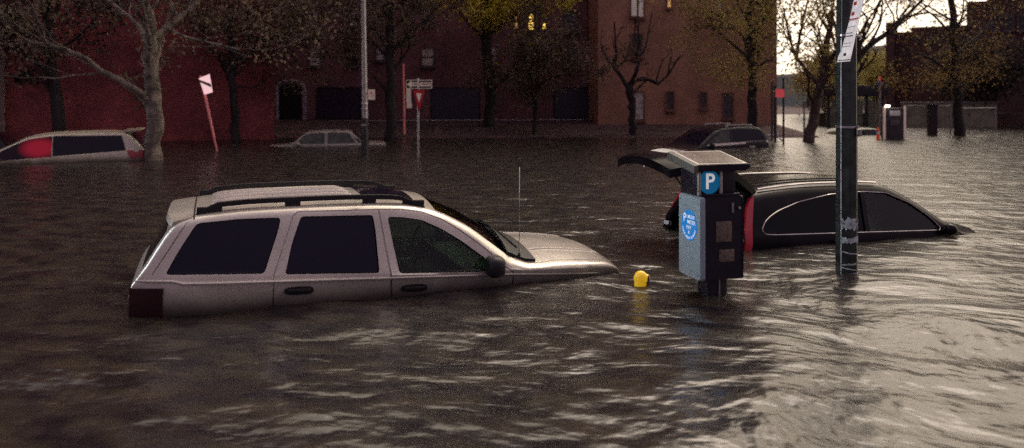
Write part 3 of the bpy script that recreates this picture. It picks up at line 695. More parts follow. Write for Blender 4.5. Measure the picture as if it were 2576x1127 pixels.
# ------------------------------------------------------------------ parking meter
def build_meter():
    t = empty('parking_meter', (1.737, 6.96, -.77), R(17), 'tall grey and black pay station with a solar roof and round blue parking discs', 'parking meter')
    Z = .77
    z0, z1 = .157 + Z, .873 + Z
    MB().box((.03, .02, (z0 + .02) / 2), (.20, .17, z0 + .02), bev=.02).box((.03, .02, .012), (.34, .30, .024), bev=.005).build('post', meterdark, t)
    MB().box((.045, -.068, (z0 + .3) / 2), (.016, .012, z0 - .3)).build('post_strip', galv, t)
    # cabinet: dark front casting between pale side panels
    MB().prism([(-.165, z0 + .01), (.200, z0 + .01), (.203, z1 - .04), (.19, z1), (-.165, z1)], -.185, .185).build('cabinet', meterdark, t)
    def side_panel(x0, x1, m):
        pts = round_poly([(-.19, z0), (.19, z0), (.19, z1), (-.19, z1)], .035, 5)
        M = Matrix.Rotation(PI / 2, 4, 'Z')
        mb = MB(); n = len(pts)
        vs = [(x0, p[0], p[1]) for p in pts] + [(x0 - .0, p[0], p[1]) for p in pts]
        inn = [(p[0] * .95, (z0 + z1) / 2 + (p[1] - (z0 + z1) / 2) * .975) for p in pts]
        vs = [(x1, p[0], p[1]) for p in pts] + [(x0 + (x1 - x0) * .35, p[0], p[1]) for p in pts] + [(x0, p[0], p[1]) for p in inn]
        fs = [tuple(range(n)), tuple(range(3 * n - 1, 2 * n - 1, -1))]
        for r in range(2): fs += [(r * n + i, r * n + (i + 1) % n, (r + 1) * n + (i + 1) % n, (r + 1) * n + i) for i in range(n)]
        return mb.add(vs, fs).build('side_panel', m, t, 40)
    p = side_panel(-.208, -.163, metergrey); p['label'] = 'blue-grey left side panel with a round sticker'
    p2 = side_panel(.212, .198, meterdark)
    for (y, z) in ((-.15, z1 - .06), (-.15, z0 + .05), (.15, z1 - .05)):
        MB().tube([(-.2095, y, z), (-.213, y, z)], .006, 8).build('screw', galv, p)
    # sticker on the left panel: local frame u = -y (towards viewer right), v = z
    cy, cz, r = .0, z1 - .262, .132
    def disc(x, y, z, r, n=48, th=.002):
        vs = [(x, y + r * math.cos(2 * PI * k / n), z + r * math.sin(2 * PI * k / n)) for k in range(n)]
        vs += [(x - th, a[1], a[2]) for a in vs]
        return vs, [tuple(range(n)), tuple(range(2 * n - 1, n - 1, -1))] + [(k, (k + 1) % n, (k + 1) % n + n, k + n) for k in range(n)]
    st = solid_part(disc(-.2090, cy, cz, r), 'blue_sticker', discblue, p)
    lm = MB()
    def place(body, size, u, v, rot=0., sx=1.):
        vs, fs = text_verts(body, size)
        cr, sr = math.cos(rot), math.sin(rot)
        out = [(-.2122, cy - (u + (q.x * sx) * cr - q.y * sr), cz + v + (q.x * sx) * sr + q.y * cr) for q in vs]
        lm.add(out, fs)
    place('P', .105, -.070, .055)
    place('MUNI', .046, .036, .072); place('METER', .046, .042, .026)
    place('PAY', .046, .0, -.022); place('&', .038, .0, -.062)
    txt = 'DISPLAY RECEIPT IN VEHICLE'; n = len(txt)
    for i, ch in enumerate(txt):
        if ch == ' ': continue
        a = R(198) + R(144) * i / (n - 1); place(ch, .026, .112 * math.cos(a), .112 * math.sin(a), a + PI / 2)
    lm.build('lettering', letterwhite, st, 0)
    # front: recessed panels
    MB().box((.018, -.1865, z1 - .300), (.155, .006, .175), bev=.004).build('display_window', screen, t)
    MB().box((.045, -.1865, z1 - .505), (.150, .006, .105), bev=.004).build('lower_label', screen, t)
    MB().box((.02, -.187, z1 - .405), (.27, .006, .012)).build('trim_bar', galv, t).data.materials[0] = meterdark
    MB().box((.10, -.19, z1 - .10), (.022, .012, .085), bev=.004).build('card_slot', galv, t)
    MB().tube([(.165, -.187, z1 - .10), (.165, -.20, z1 - .10)], .013, 12).build('lock', steelband, t)
    MB().box((.0, -.16, z1 + .012), (.37, .03, .022), bev=.004).build('ledge', meterdark, t)
    # head with the P disc
    hz1 = 1.118 + Z
    MB().box((-.015, .02, (z1 + hz1) / 2), (.36, .31, hz1 - z1 - .004), bev=.01).build('head', meterdark, t)
    for x in (-.196, .012): MB().box((x, -.145, (z1 + hz1) / 2 - .005), (.026, .026, hz1 - z1 - .03), bev=.006).build('head_trim', mat('pale_trim', (.42, .40, .39), .4, .3), t)
    n = 48; hx, hz, hr = -.095, (z1 + hz1) / 2 + .0, .102
    vs = [(hx + hr * math.cos(2 * PI * k / n), -.139, hz + hr * math.sin(2 * PI * k / n)) for k in range(n)]; vs += [(a[0], -.142, a[2]) for a in vs]
    dd = solid_part((vs, [tuple(range(n)), tuple(range(2 * n - 1, n - 1, -1))] + [(k, (k + 1) % n, (k + 1) % n + n, k + n) for k in range(n)]), 'parking_disc', discblue2, t)
    tv, tf = text_verts('P', .185)
    MB().add([(hx + .004 + q.x * 1.0, -.1445, hz + q.y) for q in tv], tf).build('letter', letterwhite, dd, 0)
    # solar roof: tilted slab
    rm = MB(); a = R(10)
    M = Matrix.Translation((-.0, .02, hz1 + .052)) @ Matrix.Rotation(a, 4, 'X')
    rm.prism([(-.275, -.012), (-.245, -.038), (.22, -.038), (.26, -.010), (.26, .006), (.25, .020), (-.25, .020), (-.275, .010)], -.235, .235, M)
    rf = rm.build('solar_roof', meterdark, t)
    cp = MB(); cp.prism([(-.282, -.05), (-.262, -.062), (-.243, -.04), (-.243, .024), (-.282, .016)], -.24, .24, M); cp.build('end_cap', metergreen, rf)
    MB().box((.0, 0, .0215), (.475, .44, .004), M).build('panel_border', mat('pale_panel_border', (.62, .57, .50), .35), rf)
    MB().box((.0, 0, .0250), (.425, .385, .004), M).build('solar_panel', solar, rf)
    return t
build_meter()

# ------------------------------------------------------------------ yellow gooseneck pipe
p = at(1612, 718, 7.26)
t = empty('vent_pipe', (p.x, p.y, -.77), R(-26), 'yellow domed vent pipe poking out of the water beside the pay station', 'pipe')
def lathe(prof, n=28):
    vs = [(r * math.cos(2 * PI * k / n), r * math.sin(2 * PI * k / n), z) for r, z in prof for k in range(n)]
    fs = [(i * n + k, i * n + (k + 1) % n, (i + 1) * n + (k + 1) % n, (i + 1) * n + k) for i in range(len(prof) - 1) for k in range(n)]
    return vs, fs + [tuple(range(n - 1, -1, -1)), tuple((len(prof) - 1) * n + k for k in range(n))]
zt = .77 + .062
MB().add(*lathe([(.060, 0), (.060, zt - .006), (.066, zt - .004), (.066, zt + .004)] + [(.064 * math.cos(a), zt + .004 + .068 * math.sin(a)) for a in [PI / 2 * k / 9 for k in range(10)]][:-1] + [(.004, zt + .072)])).build('pipe', yellow, t)
hd = MB(); hs = []
for k in range(9):
    a = PI * k / 8; hs.append((.052, .050 * math.cos(a), zt - .012 + .062 * math.sin(a))); hs.append((.073, .044 * math.cos(a), zt - .012 + .054 * math.sin(a)))
hd.add(hs, [(2 * k, 2 * k + 2, 2 * k + 3, 2 * k + 1) for k in range(8)]).build('hood_rim', yellow, t)
op = [(.066, .043 * math.cos(PI * k / 8), zt - .014 + .05 * math.sin(PI * k / 8)) for k in range(9)] + [(.066, -.043, .7), (.066, .043, .7)]
MB().add(op + [(p[0] + .004, p[1], p[2]) for p in op], [tuple(range(11)), tuple(range(21, 10, -1))] + [(k, (k + 1) % 11, (k + 1) % 11 + 11, k + 11) for k in range(11)]).build('opening', rubber, t)

# ------------------------------------------------------------------ green octagonal pole with parking signs
px, py = 3.258, 7.74
t = empty('lamp_post', (px, py, -.79), R(17.1), 'thick dark green octagonal post with tilted parking signs and torn tape', 'lamp post')
def octa(r, z0, z1, n=8, r1=None):
    r1 = r if r1 is None else r1
    m = MB(); vs = []
    for z, rr in ((z0, r), (z1, r1)):
        for k in range(n):
            for da in (-R(3.2), R(3.2)):
                a = 2 * PI * k / n + da + R(22.5); vs.append((rr * math.cos(a), rr * math.sin(a), z))
    q = 2 * n
    m.add(vs, [tuple(range(q - 1, -1, -1)), tuple(range(q, 2 * q))] + [(k, (k + 1) % q, (k + 1) % q + q, k + q) for k in range(q)])
    return m
octa(.106, 0, 7.5, r1=.085).build('pole', polegreen, t, 5)
for z, h in ((2.22, .022), (1.335, .016)):
    hz = z + .79 if False else z
    octa(.1075, hz, hz + h).build('steel_band', steelband, t, 10)
def worldz(ypx, Y): return CAMH - (ypx - 233) / 2000 * Y + .79
zb1, zb2 = worldz(88, py - .1), worldz(320, py - .1)
for o in [o for o in t.children if o.name.startswith('steel_band')]: bpy.data.objects.remove(o)
for z in (zb1, zb2):
    b = octa(.1085, z - .010, z + .010).build('steel_band', steelband, t, 10)
    for k, dz in ((0, .0), (1, -.03)):
        MB().tube([(.03 + .03 * k, -.105, z + dz), (.03 + .03 * k, -.13, z + dz)], .012, 8).build('bolt', steelband, b)
MB().box((.05, -.112, zb2 - .055), (.05, .02, .07), bev=.008).build('bracket', galv, t)
ea = R(-157.5); MB().tube([(.1068 * math.cos(ea), .1068 * math.sin(ea), .02), (.1068 * math.cos(ea), .1068 * math.sin(ea), zb1 - .03)], .0055, 6).build('edge_highlight', mat('bright_edge_highlight', (.75, .76, .74), .3, .3), t)  # pale strip paints the highlight along the rounded edge
# torn tape around the lower post: ragged wraps as one mesh
tm = MB(); tr = random.Random(3)
for z, h, tilt in ((worldz(560, py), .10, .0), (worldz(600, py), .05, .12), (worldz(632, py), .012, -.2), (worldz(660, py), .016, .1), (worldz(672, py), .012, -.25), (worldz(684, py), .022, .12)):
    vs = []; n = 12; a0, a1 = R(-158), R(-55 - tr.random() * 20)
    for k in range(n + 1):
        a = a0 + (a1 - a0) * k / n; rr = .109 * math.cos(R(22.5)) / max(.924, math.cos(((a - R(22.5)) % R(45)) - R(22.5))) + .004
        zz = z + tilt * (k / n - .5) * .12
        vs += [(rr * math.cos(a), rr * math.sin(a), zz - h / 2 * (1 + .5 * tr.uniform(-1, 1))), (rr * math.cos(a), rr * math.sin(a), zz + h / 2 * (1 + .5 * tr.uniform(-1, 1)))]
    tm.add(vs, [(2 * k, 2 * k + 2, 2 * k + 3, 2 * k + 1) for k in range(n)])
tm.build('torn_tape', tape, t)
# signs: local frame (u across, v up) yawed steeply to the viewer and rolled
sg_c = at(2143, 60, py - .17)
Ms = t.matrix_basis.inverted()
bpy.context.view_layer.update()
Msign = t.matrix_world.inverted() @ Matrix.Translation(sg_c) @ Matrix.Rotation(R(-90), 4, 'Z') @ Matrix.Rotation(R(-12.5), 4, 'X')
def sign_part(u, v, w, h, m, name, parent, off=0., bev=0.):
    return MB().box((u, -off, v), (w, .003 if off == 0 else .001, h), Msign, bev).build(name, m, parent)
s1 = sign_part(0, -.17, .30, .40, signlit, 'parking_sign', t); s1['label'] = 'white sign plate with black print, lower of the two'
s2 = sign_part(0, .25, .30, .43, signlit, 'parking_sign', t); s2['label'] = 'white sign plate with red print, upper of the two'
m = MB()
for v, w in ((.035, .27), (.20, .06), (.10, .06), (.30, .20), (.34, .22), (.38, .2)): 
    h = .012 if w > .1 else .035
    m.box((-.02 if w < .1 else 0, -.003, v if w < .25 else .045), (w, .001, h), Msign)
m.build('red_print', signred, s2)
m = MB()
for v, w, h in ((-.355, .30, .008), (-.30, .06, .026), (-.22, .18, .004), (-.19, .16, .004), (-.12, .18, .010), (-.09, .14, .006), (-.03, .2, .004)):
    m.box((0 if w > .1 else -.0, -.003, v), (w, .001, h), Msign)
m.build('black_print', signblack, s1)
MB().tube([Msign @ Vector((-.03, .01, -.1)), Msign @ Vector((-.03, .12, -.1))], .012, 8).build('sign_bracket', galv, t)

# ------------------------------------------------------------------ small street furniture in the back
def post(name, x, ybase, ytop, Y, r, m, label, cat, zg=-.9, lean=None, n=8, r1=None):
    b = at(x, ybase, Y); t = empty(name, (b.x, Y, zg), 0, label, cat)
    top = at(lean[0] if lean else x, ytop, Y) - Vector((b.x, Y, zg)); bot = (b - Vector((b.x, Y, zg)))
    d = (top - bot); base = bot - d * ((bot.z) / d.z) if d.z else bot
    MB().tube([base, bot.lerp(top, .5), top], [r, (r + (r1 or r)) / 2, r1 or r], n).build('post', m, t)
    return t
def plate(t, x0, y0, x1, y1, Y, m, name='sign', yaw=0, roll=0, th=.01, label=None, parent=None, off=0.):
    a, b = at(x0, y0, Y), at(x1, y1, Y); c = (a + b) / 2 - Vector(t.location); w = abs(b.x - a.x); h = abs(a.z - b.z)
    M = Matrix.Translation(c + Vector((0, -off, 0))) @ Matrix.Rotation(yaw, 4, 'Z') @ Matrix.Rotation(roll, 4, 'Y')
    o = MB().box((0, 0, 0), (w / max(.2, math.cos(yaw)), th, h), M).build(name, m, parent or t)
    if label: o['label'] = label
    return o
# thin lamp post with a small plate
t = post('street_light', 920, 392, -420, 22.1, .085, polepale, 'tall thin pale lamp post with a small square plate, standing beside the grey sedan', 'lamp post', lean=(908, 0), r1=.05)
MB().tube([(0, 0, -.02), (-.03, 0, 1.95)], [.12, .095], 10).build('base_sleeve', poledark, t)
for y in (260, 273, 314):
    c = at(917, y, 22.1) - Vector(t.location); MB().tube([c - Vector((0, 0, .02)), c + Vector((0, 0, .02))], .10, 10).build('steel_band', steelband, t)
s = plate(t, 927, 225, 944, 251, 22.0, signtan, 'plate', yaw=R(8), off=.05)
plate(t, 932, 232, 937, 236, 22.0, signred, 'red_mark', yaw=R(8), off=.058, parent=s, th=.004)
tv, tf = text_verts('2', .11); c = at(937, 241, 21.9) - Vector(t.location); MB().add([(c.x + q.x, c.y, c.z + q.y) for q in tv], tf).build('print', signred, s, 0)
MB().box(tuple(at(924, 236, 22.05) - Vector(t.location)), (.14, .02, .03)).build('arm', galv, t)
# one way + yield post
t = post('sign_post', 1052, 388, 196, 22.7, .030, galv, 'thin grey post carrying a black and white arrow sign above a red yield triangle', 'sign post')
c = at(1054, 212, 22.65) - Vector(t.location); W, Hh = .74, .25
ow = MB().box(tuple(c), (W, .008, Hh)).build('arrow_sign', signtan, t)
MB().box(tuple(c + Vector((0, -.0065, 0))), (W - .035, .004, Hh - .035)).build('black_field', signblack, ow)
ar = MB(); y = c.y - .011
ar.add([(c.x - .345, y, c.z), (c.x - .21, y, c.z + .105), (c.x - .21, y, c.z + .058), (c.x + .335, y, c.z + .058), (c.x + .335, y, c.z - .058), (c.x - .21, y, c.z - .058), (c.x - .21, y, c.z - .105)], [(0, 6, 5, 4, 3, 2, 1)])
ar.build('arrow', signtan, ow, 0)
tv, tf = text_verts('ONE WAY', .105); MB().add([(c.x + .07 + q.x * 1.05, y - .003, c.z + q.y) for q in tv], tf).build('lettering', signblack, ow, 0)
MB().box((c.x - .02, y - .006, c.z), (.035, .004, Hh)).build('post_strap', signtan, ow)
ct = at(1054, 226, 22.6) - Vector(t.location)
def tri(w, h, y, top): return MB().prism([(ct.x - w / 2, top), (ct.x + w / 2, top), (ct.x + .03 * w, top - h), (ct.x - .03 * w, top - h)], ct.y + y, ct.y + y - .006)
yl = tri(.33, .60, 0, ct.z).build('yield_sign', signred, t)
tri(.15, .26, -.009, ct.z - .10).build('white_centre', signtan, yl)
# reddish pole with narrow pale sign
t = post('signal_pole', 1018, 338, 160, 32, .052, redpole, 'slim reddish lit pole with a tall narrow pale sign, left of the yield triangle', 'pole', zg=-.4, lean=(1015, 160), r1=.03)
for y in (243, 262, 282, 296):
    c = at(1017, y, 32) - Vector(t.location); MB().tube([c - Vector((0, 0, .025)), c + Vector((0, 0, .025))], .06, 8).build('steel_band', steelband, t)
plate(t, 1022, 219, 1034, 258, 31.9, signtan, 'pale_sign', yaw=R(10))
plate(t, 1023, 258, 1036, 272, 31.9, signtan, 'pale_sign', yaw=R(10), label='short yellowish plate at the bottom of the narrow sign')
# leaning sign
t = post('leaning_sign', 538, 345, 190, 24, .030, pinkpost, 'leaning sign post with a glowing pinkish white plate crossed by a dark stripe', 'sign', lean=(503, 190))
MB().tube([at(508, 192, 24.05) - Vector(t.location), at(541, 350, 24.05) - Vector(t.location)], .022, 6).build('brace', pinkpost, t)
def quad(t, pts, Y, m, name, parent=None, th=.008):
    P = [at(x, y, Y) - Vector(t.location) for x, y in pts]; n = len(P)
    return MB().add([tuple(p) for p in P] + [(p.x, p.y + th, p.z) for p in P], [tuple(range(n)), tuple(range(2 * n - 1, n - 1, -1))] + [(i, (i + 1) % n, (i + 1) % n + n, i + n) for i in range(n)]).build(name, m, parent or t)
s = quad(t, [(500, 197), (527, 186), (535, 232), (514, 238)], 23.93, signlit_pink, 'plate')
quad(t, [(500, 200), (530, 211), (532, 220), (503, 207)], 23.92, mat('brown_stripe', (.16, .11, .09), .6), 'dark_stripe', s, .004)

# right side: red board post, thin poles, barricade
t = post('sign_post', 1971, 365, 196, 27.4, .035, poledark, 'dark thin post with a square red board at the mouth of the street', 'sign post')
plate(t, 1951, 224, 1973, 245, 27.3, redboard, 'red_board')
t = post('bare_pole', 1942, 363, 205, 26.6, .035, poledark, 'bare dark pole just right of the black wagon, left of a pair', 'pole'); t['group'] = 'bare poles by the corner'
t = post('bare_pole', 1950, 348, 215, 28.2, .045, poledark, 'bare dark pole by the white barricade, right of a pair', 'pole'); t['group'] = 'bare poles by the corner'
b = at(1938, 350, 29); t = empty('barricade', (b.x, 29, -.75), R(-15), 'overturned white wooden barricade sticking out of the water', 'barricade')
MB().tube([(-.45, 0, .90), (.30, 0, 1.0)], .035, 6).build('rail', white, t)
for x0, x1 in ((-.42, -.20), (-.05, -.28), (.18, .48)): MB().tube([(x0, 0, .98 if x0 > -.3 else .95), (x1, .06, .70)], .028, 6).build('leg', white, t)
t = post('bare_pole', 2023, 330, 262, 34, .04, galv, 'short grey post with a pale square plate left of the leaning trunk', 'pole'); plate(t, 2019, 254, 2030, 272, 33.9, mat('dull_plate', (.28, .27, .2), .6), 'plate')
# far corner post with red and blue boards
t = post('sign_post', 2214, 345, 188, 36, .05, galv, 'tall grey post with a red plate above crossed blue street signs', 'sign post', lean=(2214, 188))
plate(t, 2210, 192, 2216, 204, 35.9, redboard, 'red_plate'); plate(t, 2200, 206, 2223, 211, 35.9, mat('blue_street_sign', (.10, .12, .25), .5), 'street_sign', yaw=R(20)); plate(t, 2204, 212, 2222, 216, 35.8, MATS['blue_street_sign'], 'street_sign', yaw=R(-35))
# phone booth
b = at(2250, 352, 30.2); t = empty('phone_booth', (b.x, 30.2, -.75), R(4), 'dark pay phone booth with pale side rails and a bright lamp on its top corner', 'phone booth')
hb = at(0, 268, 30.2).z + .75
MB().box((0, .15, hb * .5), (.72, .35, hb - .12), bev=.03).build('cabinet', mat('dark_booth', (.035, .03, .035), .5), t)
MB().box((0, -.032, hb - .25), (.42, .02, .20), bev=.01).build('sign_panel', mat('pale_booth_sign', (.5, .46, .44), .5, emit=(1, .9, .88), estr=.06), t)
MB().box((0, -.032, hb - .62), (.38, .02, .26), bev=.02).build('phone', mat('grey_phone', (.10, .09, .09), .4, .3), t)
for x in (-.40, .40): MB().box((x, .0, hb * .5), (.07, .09, hb), bev=.015).build('side_rail', mat('lamplit_rail', (.6, .5, .44), .4, 0, emit=(1, .72, .6), estr=.14), t)  # lamp glow on the rails put in as emission
MB().box((-.31, -.08, hb + .02), (.16, .10, .07), bev=.02).build('lamp', lampwhite, t)
# orange barrel
b = at(2209, 352, 30); t = empty('traffic_cone', (b.x, 30, -.75), 0, 'slim orange red traffic cone half drowned left of the phone booth', 'traffic cone')
MB().tube([(0, 0, 0), (0, 0, 1.2)], [.12, .035], 12).build('cone', orange, t)
MB().tube([(0, 0, .95), (0, 0, 1.05)], [.062, .052], 12).build('pale_collar', white, t)
# dark post in the fence line
b = at(2345, 346, 33); t = empty('gate_pier', (b.x, 33, -.7), 0, 'thick dark square pier standing in the chain link fence', 'pier')
zt = at(0, 266, 33).z + .7
MB().box((0, 0, zt / 2), (.30, .30, zt), bev=.02).build('shaft', mat('dark_pier', (.035, .025, .028), .8), t); MB().box((0, 0, zt + .03), (.36, .36, .06), bev=.01).build('cap', MATS['dark_pier'], t)
# chain link fence
def fence(name, xa, xb, ya, Y, label):
    A, Bq = at(xa, ya, Y), at(xb, ya, Y); zt = A.z; t = empty(name, (A.x, Y, -.7), 0, label, 'fence'); w = Bq.x - A.x; H = zt + .7
    MB().tube([(0, 0, H), (w, 0, H)], .028, 6).build('top_rail', galv, t)
    n = max(2, int(w / 2.4) + 1)
    for k in range(n): MB().tube([(w * k / (n - 1), .03, 0), (w * k / (n - 1), .03, H + .04)], .032, 6).build('post', galv, t)
    m = MB(); s = .10; N = int((w + H) / s); tw = .0045
    for k in range(N):
        for sgn in (1, -1):
            x0 = k * s - H if sgn > 0 else k * s; z0, z1 = 0., H; xa_, xb_ = x0, x0 + sgn * H
            if sgn < 0: xa_, xb_ = k * s, k * s - H
            # clip to [0, w]
            def zat(x): return (x - xa_) / (xb_ - xa_) * H
            p, q = max(0, min(xa_, xb_)), min(w, max(xa_, xb_))
            if q - p < .05: continue
            m.add([(p, 0, zat(p) - tw), (q, 0, zat(q) - tw), (q, 0, zat(q) + tw), (p, 0, zat(p) + tw)], [(0, 1, 2, 3)])
    m.build('wire_mesh', mesh_wire, t, 0)
    return t
fence('chain_link_fence', 2272, 2392, 266, 33.4, 'chain link fence stretch right of the phone booth, running to the pale end post')
fence('chain_link_fence', 2402, 2505, 272, 36, 'farther chain link fence stretch behind the dark tree trunk at the right')
# pale low wall behind the fence
b = at(2388, 340, 41); t = empty('low_wall', (b.x, 41, -.8), 0, 'pale low concrete wall seen through the chain link fence', 'wall')
MB().box((0, 0, 1.0), (4.8, .25, 2.0)).build('wall', mat('pale_wall', (.21, .20, .14), .9, var=.2, vscale=2), t)
MB().box((0, 0, 2.04), (4.9, .34, .08), bev=.01).build('coping', concrete, t)
# bus shelter
b = at(2140, 325, 41); t = empty('bus_shelter', (b.x, 41, -.6), R(-3), 'dark flat roofed bus shelter with green-lit glass behind the green post', 'bus shelter')
zt = at(0, 228, 41).z + .6; w = 2.9
MB().box((0, 0, zt), (w + .3, 1.5, .55), bev=.03).build('roof', mat('dark_shelter', (.02, .016, .02), .6), t)
for x in (-1.35, -.45, .55, 1.35):
    MB().box((x, -.6, zt / 2), (.16, .10, zt)).build('post', MATS['dark_shelter'], t)
for x in (-.9, .05, .95): MB().box((x, -.55, zt * .48), (.72, .012, zt * .62)).build('glass_pane', shelterglass, t)
MB().box((0, .6, .85), (w, .2, .9)).build('bench_wall', mat('shelter_back', (.09, .09, .075), .7), t)

# ------------------------------------------------------------------ buildings
def wall_box(x0, x1, y0, y1, z0, z1): return MB().box(((x0 + x1) / 2, (y0 + y1) / 2, (z0 + z1) / 2), (x1 - x0, y1 - y0, z1 - z0))
def building(name, x0, x1, y0, y1, ztop, m, label, base=-1.):
    t = empty(name, ((x0 + x1) / 2, (y0 + y1) / 2, base), 0, label, 'building')
    l = Vector(t.location)
    MB().box((0, 0, (ztop - base) / 2), (x1 - x0, y1 - y0, ztop - base)).build('wall', m, t, 0)
    MB().box((0, 0, ztop - base + .15), (x1 - x0 + .2, y1 - y0 + .2, .3)).build('roof', stone, t, 0)
    return t
def window(t, px0, py0, px1, py1, Y, pane, frame=stone, mull=True):
    bpy.context.view_layer.update(); Mi = t.matrix_world.inverted(); o = Mi @ Vector((0, 0, CAMH)); y = t['front'] if 'front' in t else Y - t.location.y
    def hit(px, py):
        d = Mi @ at(px, py, 10) - o; return o + d * ((y - o.y) / d.y)
    a, b = hit(px0, py0), hit(px1, py1); b.z = hit((px0 + px1) / 2, py1).z; a.z = hit((px0 + px1) / 2, py0).z; cx, cz = (a.x + b.x) / 2, (a.z + b.z) / 2; w, h = b.x - a.x, a.z - b.z
    m = MB()
    for dx in (-1, 1): m.box((cx + dx * (w / 2 + .03), y - .02, cz), (.06, .10, h + .12))
    for dz in (-1, 1): m.box((cx, y - .02, cz + dz * (h / 2 + .03)), (w, .10, .06))
    if mull: m.box((cx, y - .02, cz), (w, .07, .05))
    f = m.build('window', frame, t, 0)
    MB().box((cx, y - .012, cz), (w, .02, h)).build('pane', pane, f, 0)
    MB().box((cx, y - .08, cz - h / 2 - .10), (w + .2, .18, .07)).build('sill', frame, f, 0)
def corner_building(name, corner, rz, x0, x1, depth, ztop, m, label, base=-1.):     # front face along local x, its depth along local y
    t = empty(name, (corner[0], corner[1], base), rz, label, 'building'); H = ztop - base
    MB().box(((x0 + x1) / 2, depth / 2, H / 2), (x1 - x0, depth, H)).build('wall', m, t, 0)
    MB().box(((x0 + x1) / 2, depth / 2, H + .15), (x1 - x0 + .2, depth + .2, .3)).build('roof', stone, t, 0)
    return t
left = corner_building('brick_building', (-8.97, 30.), STREET, -26, 0, 14, 24, brick_red_lit, 'long red-lit brick building at the left behind the big pale trunk')
MB().box((-9.05, -.12, 7.), (.55, .2, 13.9)).build('pale_column', mat('pale_pier', (.20, .14, .125), .85), left)
left['front'] = 0.
for (a, b_, c, d) in ((255, -120, 300, -40), (420, -130, 470, -50), (610, -120, 650, -40)): window(left, a, b_, c, d, 30., windark)
del left['front']
mid = building('brick_building', -14.4, 3.85, 40.5, 55, 26, brick_dark, 'dark set-back brick building in the middle with an arched doorway and lit yellow windows')
Y = 40.5
# doorway with pale surround
l = Vector(mid.location)
da, db = at(697, 205, Y), at(766, 306, Y)
cx = (da.x + db.x) / 2 - l.x; w = db.x - da.x; zb = db.z - l.z; h = da.z - db.z
arch = [(w / 2 * math.cos(a), h - w * .28 + w * .28 * math.sin(a)) for a in [PI * k / 12 for k in range(13)]]
dpoly = [(-w / 2, 0), (w / 2, 0)] + arch
dr = MB().prism([(cx + x, zb + z) for x, z in dpoly], Y - l.y - .04, Y - l.y + .05).build('door', dooriron, mid)
m = MB()
pth = [(cx + w / 2, Y - l.y - .08, zb)] + [(cx + x, Y - l.y - .08, zb + z) for x, z in arch] + [(cx - w / 2, Y - l.y - .08, zb)]
m.tube(pth, .12, 6); m.build('door_surround', mat('pale_stone', (.34, .29, .30), .85), dr)
MB().box((cx, Y - l.y - .05, zb + h * .42), (w * .62, .03, h * .7)).build('door_glass', windark, dr)
for q in ((1086, 222, 1205, 300), (1395, 222, 1490, 296), (800, 222, 905, 296)):
    window(mid, *q, Y, mat('dark_ground_floor_glass', (.030, .026, .050), .3), dooriron, False)
for q, pm in (((1062, 122, 1090, 165), curtain), ((948, 120, 965, 150), curtain), ((1222, 118, 1248, 160), curtain), ((1330, 36, 1342, 74), winlit), ((1366, 60, 1372, 74), winlit), ((1296, 40, 1302, 70), winwarm), ((770, 25, 800, 70), curtain), ((880, 20, 905, 70), curtain), ((1062, 10, 1090, 60), windark), ((1222, 10, 1250, 60), winwarm), ((1420, 30, 1450, 78), windark), ((1420, 122, 1450, 166), windark), ((870, 122, 900, 164), windark), ((780, 122, 806, 164), curtain)):
    window(mid, *q, Y, pm)
RX0, RX1, RY = 3.25 * 36 / 30, 10.0 * 36 / 30, 36.
right = building('brick_building', RX0, RX1, RY, 52, 22, brick_brown, 'brown brick wing right of centre, behind the knobbly bare tree')
for q, pm in (((1588, -10, 1602, 40), winpale), ((1606, -10, 1618, 42), winpale), ((1679, -30, 1687, 18), winwarm), ((1806, -20, 1815, 26), curtain), ((1677, 232, 1694, 275), windim), ((1762, 234, 1776, 270), windim), ((1820, 236, 1842, 296), windim), ((1596, 232, 1618, 300), curtain), ((1590, 86, 1614, 140), windim)):
    window(right, *q, RY, pm, brownstone, False)
# low kerb wall in front of the set-back building
a, b_ = at(700, 305, 39), at(1500, 305, 39)
t = empty('low_rail', ((a.x + b_.x) / 2, 39, .1), 0, 'thin low pale rail along the lawn in front of the middle building', 'rail')
MB().tube([(-(b_.x - a.x) / 2, 0, a.z - .1), ((b_.x - a.x) / 2, 0, a.z - .1 + .08)], .022, 6).build('bar', galv, t)
for k in range(9): x = (b_.x - a.x) * (k / 8 - .5); MB().tube([(x, 0, -.3), (x, 0, a.z - .1 + .04)], .02, 6).build('post', galv, t)
# right hand buildings
r1 = corner_building('apartment_block', (27.5, 46.), -R(31), 0, 22, 14, 13.5, brick_right, 'dark maroon apartment block with stepped roof at the right edge')
for x0, x1, zt, dy, dp_, nm in ((-1.05, -.003, 7.1, .3, 9, 'lower_wing'), (-4.0, -1.053, 5.75, .6, 9, 'lower_wing'), (-4.9, -4.003, 5.5, .8, 7, 'link_wall'), (-5.4, -4.903, 6.1, .5, 2, 'chimney_tower')):
    MB().box(((x0 + x1) / 2, dy + dp_ / 2, (zt + 1) / 2), (x1 - x0, dp_, zt + 1)).build(nm, brick_right, r1, 0)
r1['front'] = 0.
for q in ((2495, 40, 2512, 75), (2530, 40, 2548, 75), (2495, 140, 2512, 178), (2530, 140, 2548, 178), (2562, 40, 2578, 75), (2562, 140, 2578, 178)):
    window(r1, *q, 46., windark)
del r1['front']
MB().box((2.2, -.6, 1.0), (4.4, .9, 1.2)).build('stoop', brick_right, r1)
r2 = building('distant_building', at(2226, 0, 75).x, at(2400, 0, 75).x, 75, 88, at(0, 121, 75).z, mat('far_facade', (.09, .07, .065), .9), 'low far building between the trees with small bright windows')
for k in range(5): window(r2, 2236 + k * 26, 172, 2246 + k * 26, 190, 75, winpale if k in (0, 2, 3) else windark)
r3 = building('distant_building', at(2030, 0, 82).x, at(2115, 0, 82).x, 82, 95, at(0, 190, 82).z, mat('far_facade_dark', (.035, .03, .035), .9), 'dim far low block at the end of the street left of the green post')
